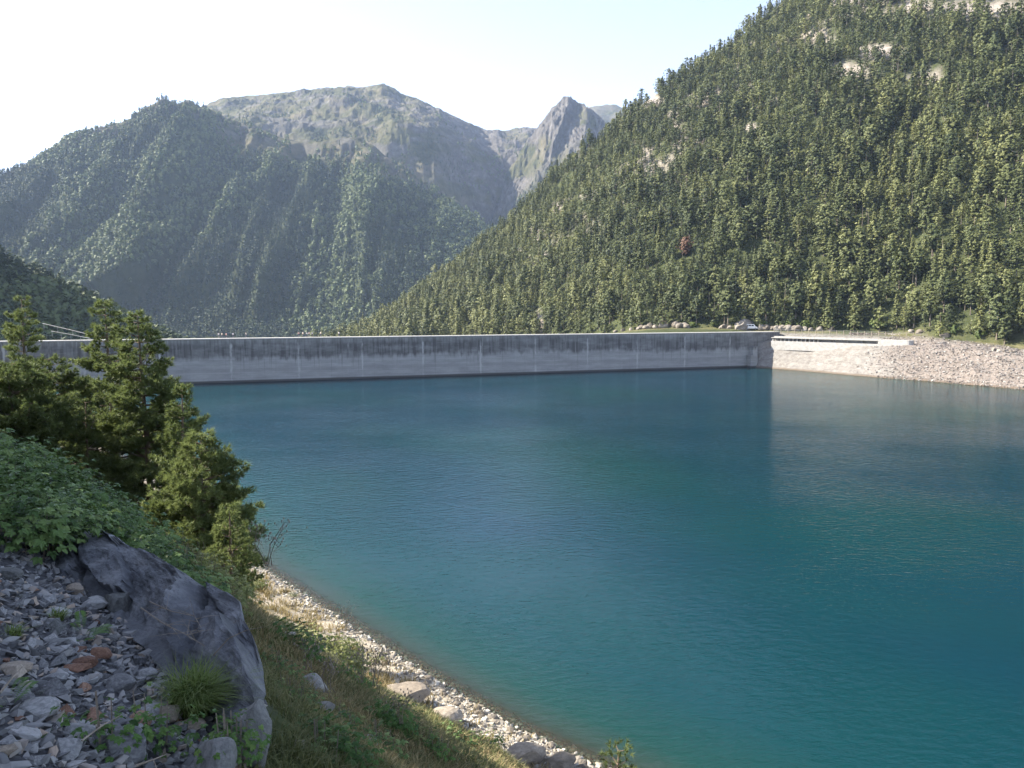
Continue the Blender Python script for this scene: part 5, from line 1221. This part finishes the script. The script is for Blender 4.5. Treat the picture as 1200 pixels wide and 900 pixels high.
# ------------------------------------------------------------------ the pines on the near shore
def near_pine(name, px, D, ytop, R, base, seed, label, prof, nwh=24, nb=5, tuft=.17, sink=0.0, dens=1.0, lean=(0, 0), tint=.5, mat="needles_near", H=None, group=None):
    A = A_of(px); x0, y0 = A * D, D; z0 = hz(x0, y0) - sink
    if H is None: H = at(px, ytop, D)[2] - z0
    r = np.random.default_rng(seed); o = empty(name, (x0, y0, z0)); tag(o, label, "tree", group)
    tz = np.linspace(0, 1, 12); w1_, w2_ = r.uniform(0, 6.28, 2)
    tx = .012 * H * np.sin(3 * tz + w1_) + lean[0] * H * tz; ty = .012 * H * np.sin(2.3 * tz + w2_) + lean[1] * H * tz; tx -= tx[0]; ty -= ty[0]
    mb = MB(); r0 = .014 * H + .03
    mb.tube(np.stack([tx, ty, tz * H * .985 - .3 * (tz == 0)], 1), r0 * (1 - tz) ** .8 + .012, 8); link("trunk", mb.mesh("pine_trunk", M["bark"], True), o)
    mb = MB(); TP = []; TD = []; TT = []
    for k in range(nwh):
        t = (k + r.uniform(-.35, .35)) / (nwh - 1); t = min(max(t, 0), 1); z = H * (base + (.985 - base) * t); f = z / H
        cx, cyy = np.interp(f, tz, tx), np.interp(f, tz, ty); L = R * prof(t); a0 = r.uniform(0, 6.28); n_b = max(2, int(round(nb * (.55 + .45 * prof(t)))))
        for b in range(n_b):
            l = L * r.uniform(.55, 1.2) + .12; az = a0 + b * 6.283 / n_b + r.uniform(-.5, .5)
            if r.random() < .10: continue
            dr, upc = r.uniform(-.12, .30) - .12 * (1 - t), r.uniform(.05, .30)
            ss = np.linspace(0, 1, 7); bend = r.normal(0, .18)
            bx = cx + l * ss * np.cos(az + bend * ss); by = cyy + l * ss * np.sin(az + bend * ss); bz = z + l * (dr * ss + upc * ss * ss)
            B_ = np.stack([bx, by, bz], 1); mb.tube(B_, np.linspace(.012 + .016 * l, .006, 7), 4)
            nt_ = max(2, int(l / .125 * dens))
            for q in range(nt_):
                s_ = .32 + .68 * (q + r.random()) / nt_; p = np.array([np.interp(s_, ss, B_[:, c_]) for c_ in range(3)])
                for side in (-1, 1):
                    ta = az + bend * s_ + side * r.uniform(.45, 1.15); tl = (.30 * l * (1.15 - s_) + .10) * r.uniform(.6, 1.2)
                    d = np.array([math.cos(ta), math.sin(ta), r.uniform(.05, .4)]); nk = max(1, int(tl / .13))
                    if tl > .28 and r.random() < .6: mb.tube([p, p + d * tl], [.006, .003], 3)
                    for u_ in range(nk):
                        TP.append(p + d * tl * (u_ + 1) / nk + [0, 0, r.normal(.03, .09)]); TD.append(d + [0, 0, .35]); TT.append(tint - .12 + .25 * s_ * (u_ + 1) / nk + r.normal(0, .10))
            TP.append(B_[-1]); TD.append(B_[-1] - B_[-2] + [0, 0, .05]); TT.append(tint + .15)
    link("branches", mb.mesh("pine_branches", M["bark"]), o)
    TP = np.array(TP); TD = np.array(TD); TD /= np.linalg.norm(TD, axis=1)[:, None] + 1e-9; TT = np.array(TT)
    kn_ = 19; n = len(TP) * kn_; c0 = np.repeat(TP, kn_, 0); rd = r.normal(0, 1, (n, 3)); rd /= np.linalg.norm(rd, axis=1)[:, None]
    d = np.repeat(TD, kn_, 0) * .75 + rd * .8; d /= np.linalg.norm(d, axis=1)[:, None]; sdv = np.cross(d, r.normal(0, 1, (n, 3))); sdv /= np.linalg.norm(sdv, axis=1)[:, None]
    ln = tuft * r.uniform(.7, 1.2, n)[:, None]; wd = np.clip(D * .00055, .006, .02)
    V = np.stack([c0 - d * ln * .25 - sdv * wd, c0 - d * ln * .25 + sdv * wd, c0 + d * ln], 1).reshape(-1, 3)
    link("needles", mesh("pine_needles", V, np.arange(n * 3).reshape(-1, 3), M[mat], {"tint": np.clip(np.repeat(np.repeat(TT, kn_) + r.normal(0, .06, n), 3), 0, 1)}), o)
    print(label, "H %.1f" % H, "tufts", len(TP)); return o
F_TALL = lambda t: (1 - t) ** .75 * (0.55 + .45 * min(1, t * 3.5)) + .05
F_BUSH = lambda t: max(.12, math.sin(math.pi * min(1, .20 + .80 * t)) ** .7)
F_OPEN = lambda t: max(.10, (1 - t ** 1.8) * (.7 + .3 * math.sin(9 * t)))
near_pine("pine_tree", 167, 40, 365, 3.3, .14, 11, "tall sunlit pine with layered branches, the nearer of the central pair", F_TALL, 34, 6, .22)
near_pine("pine_tree", 128, 46, 350, 2.9, .25, 12, "pine just behind the tall layered pine, its tip slightly higher", F_TALL, 31, 6, .22, tint=.52)
near_pine("pine_tree", 18, 58, 348, 3.4, .22, 13, "pale open-crowned pine at the left edge in front of the dam", F_OPEN, 26, 6, .24, tint=.58)
near_pine("pine_tree", 52, 44, 418, 2.8, .05, 14, "dark dense pine left of the central pair, below the dam", F_BUSH, 24, 7, .22, tint=.42)
near_pine("pine_tree", 5, 38, 425, 2.6, .05, 15, "dark bushy pine at the left edge below the pale pine", F_BUSH, 20, 7, .22, tint=.40)
near_pine("pine_tree", 230, 29, 508, 1.8, .02, 16, "bushy low pine right of the tall pair, lit on its left", F_BUSH, 26, 9, .19, tint=.58, dens=1.2)
near_pine("pine_tree", 258, 26, 592, .75, .02, 17, "small yellowish young pine at the right foot of the bushy pine", F_BUSH, 12, 7, .15, tint=.62, dens=1.2)
near_pine("pine_tree", 212, 37, 452, 1.9, .05, 18, "dark pine behind the bushy pine, right of the tall pair", F_TALL, 28, 7, .22, tint=.40)
near_pine("pine_tree", 95, 41, 470, 2.2, .03, 19, "low spreading pine under the left branches of the central pair", F_BUSH, 12, 6, .18, tint=.5)
near_pine("young_fir", 736, 14, 876, .42, .05, 20, "small green conifer tip at the bottom edge in front of the water", F_TALL, 12, 6, .10, tint=.5)

# unseen pines added uphill, left of the view, to shade the scree
up_P = np.array([(-13, 7.5), (-15.5, 11), (-18.5, 14.5), (-16, 4), (-21, 18.5), (-22, 12), (-26, 17), (-18, 8), (-27, 24)], float)
r = np.random.default_rng(9); k = len(up_P)
Pu = np.stack([up_P[:, 0], up_P[:, 1], height(up_P[:, 0], up_P[:, 1]) - .1], 1)
V, T, A_ = scatter(detail["pine"] + detail["tall_pine"], r.integers(0, 6, k), Pu, rotmats(r.uniform(0, 6.28, k), np.zeros(k), np.zeros(k)), r.uniform(.9, 1.1, k), np.full(k, .5))
tag(link("added_shade_pines", mesh("added_shade_pines", V, T, M["needles_mass"], {"tint": A_})), kind="stuff")
V, T, A_ = scatter([(tV, tT)], np.zeros(k, int), Pu, rotmats(r.uniform(0, 6.28, k), np.zeros(k), np.zeros(k)), np.ones(k))
tag(link("added_shade_pines_trunks", mesh("added_shade_pines_trunks", V, T, M["bark_far"])), kind="stuff")
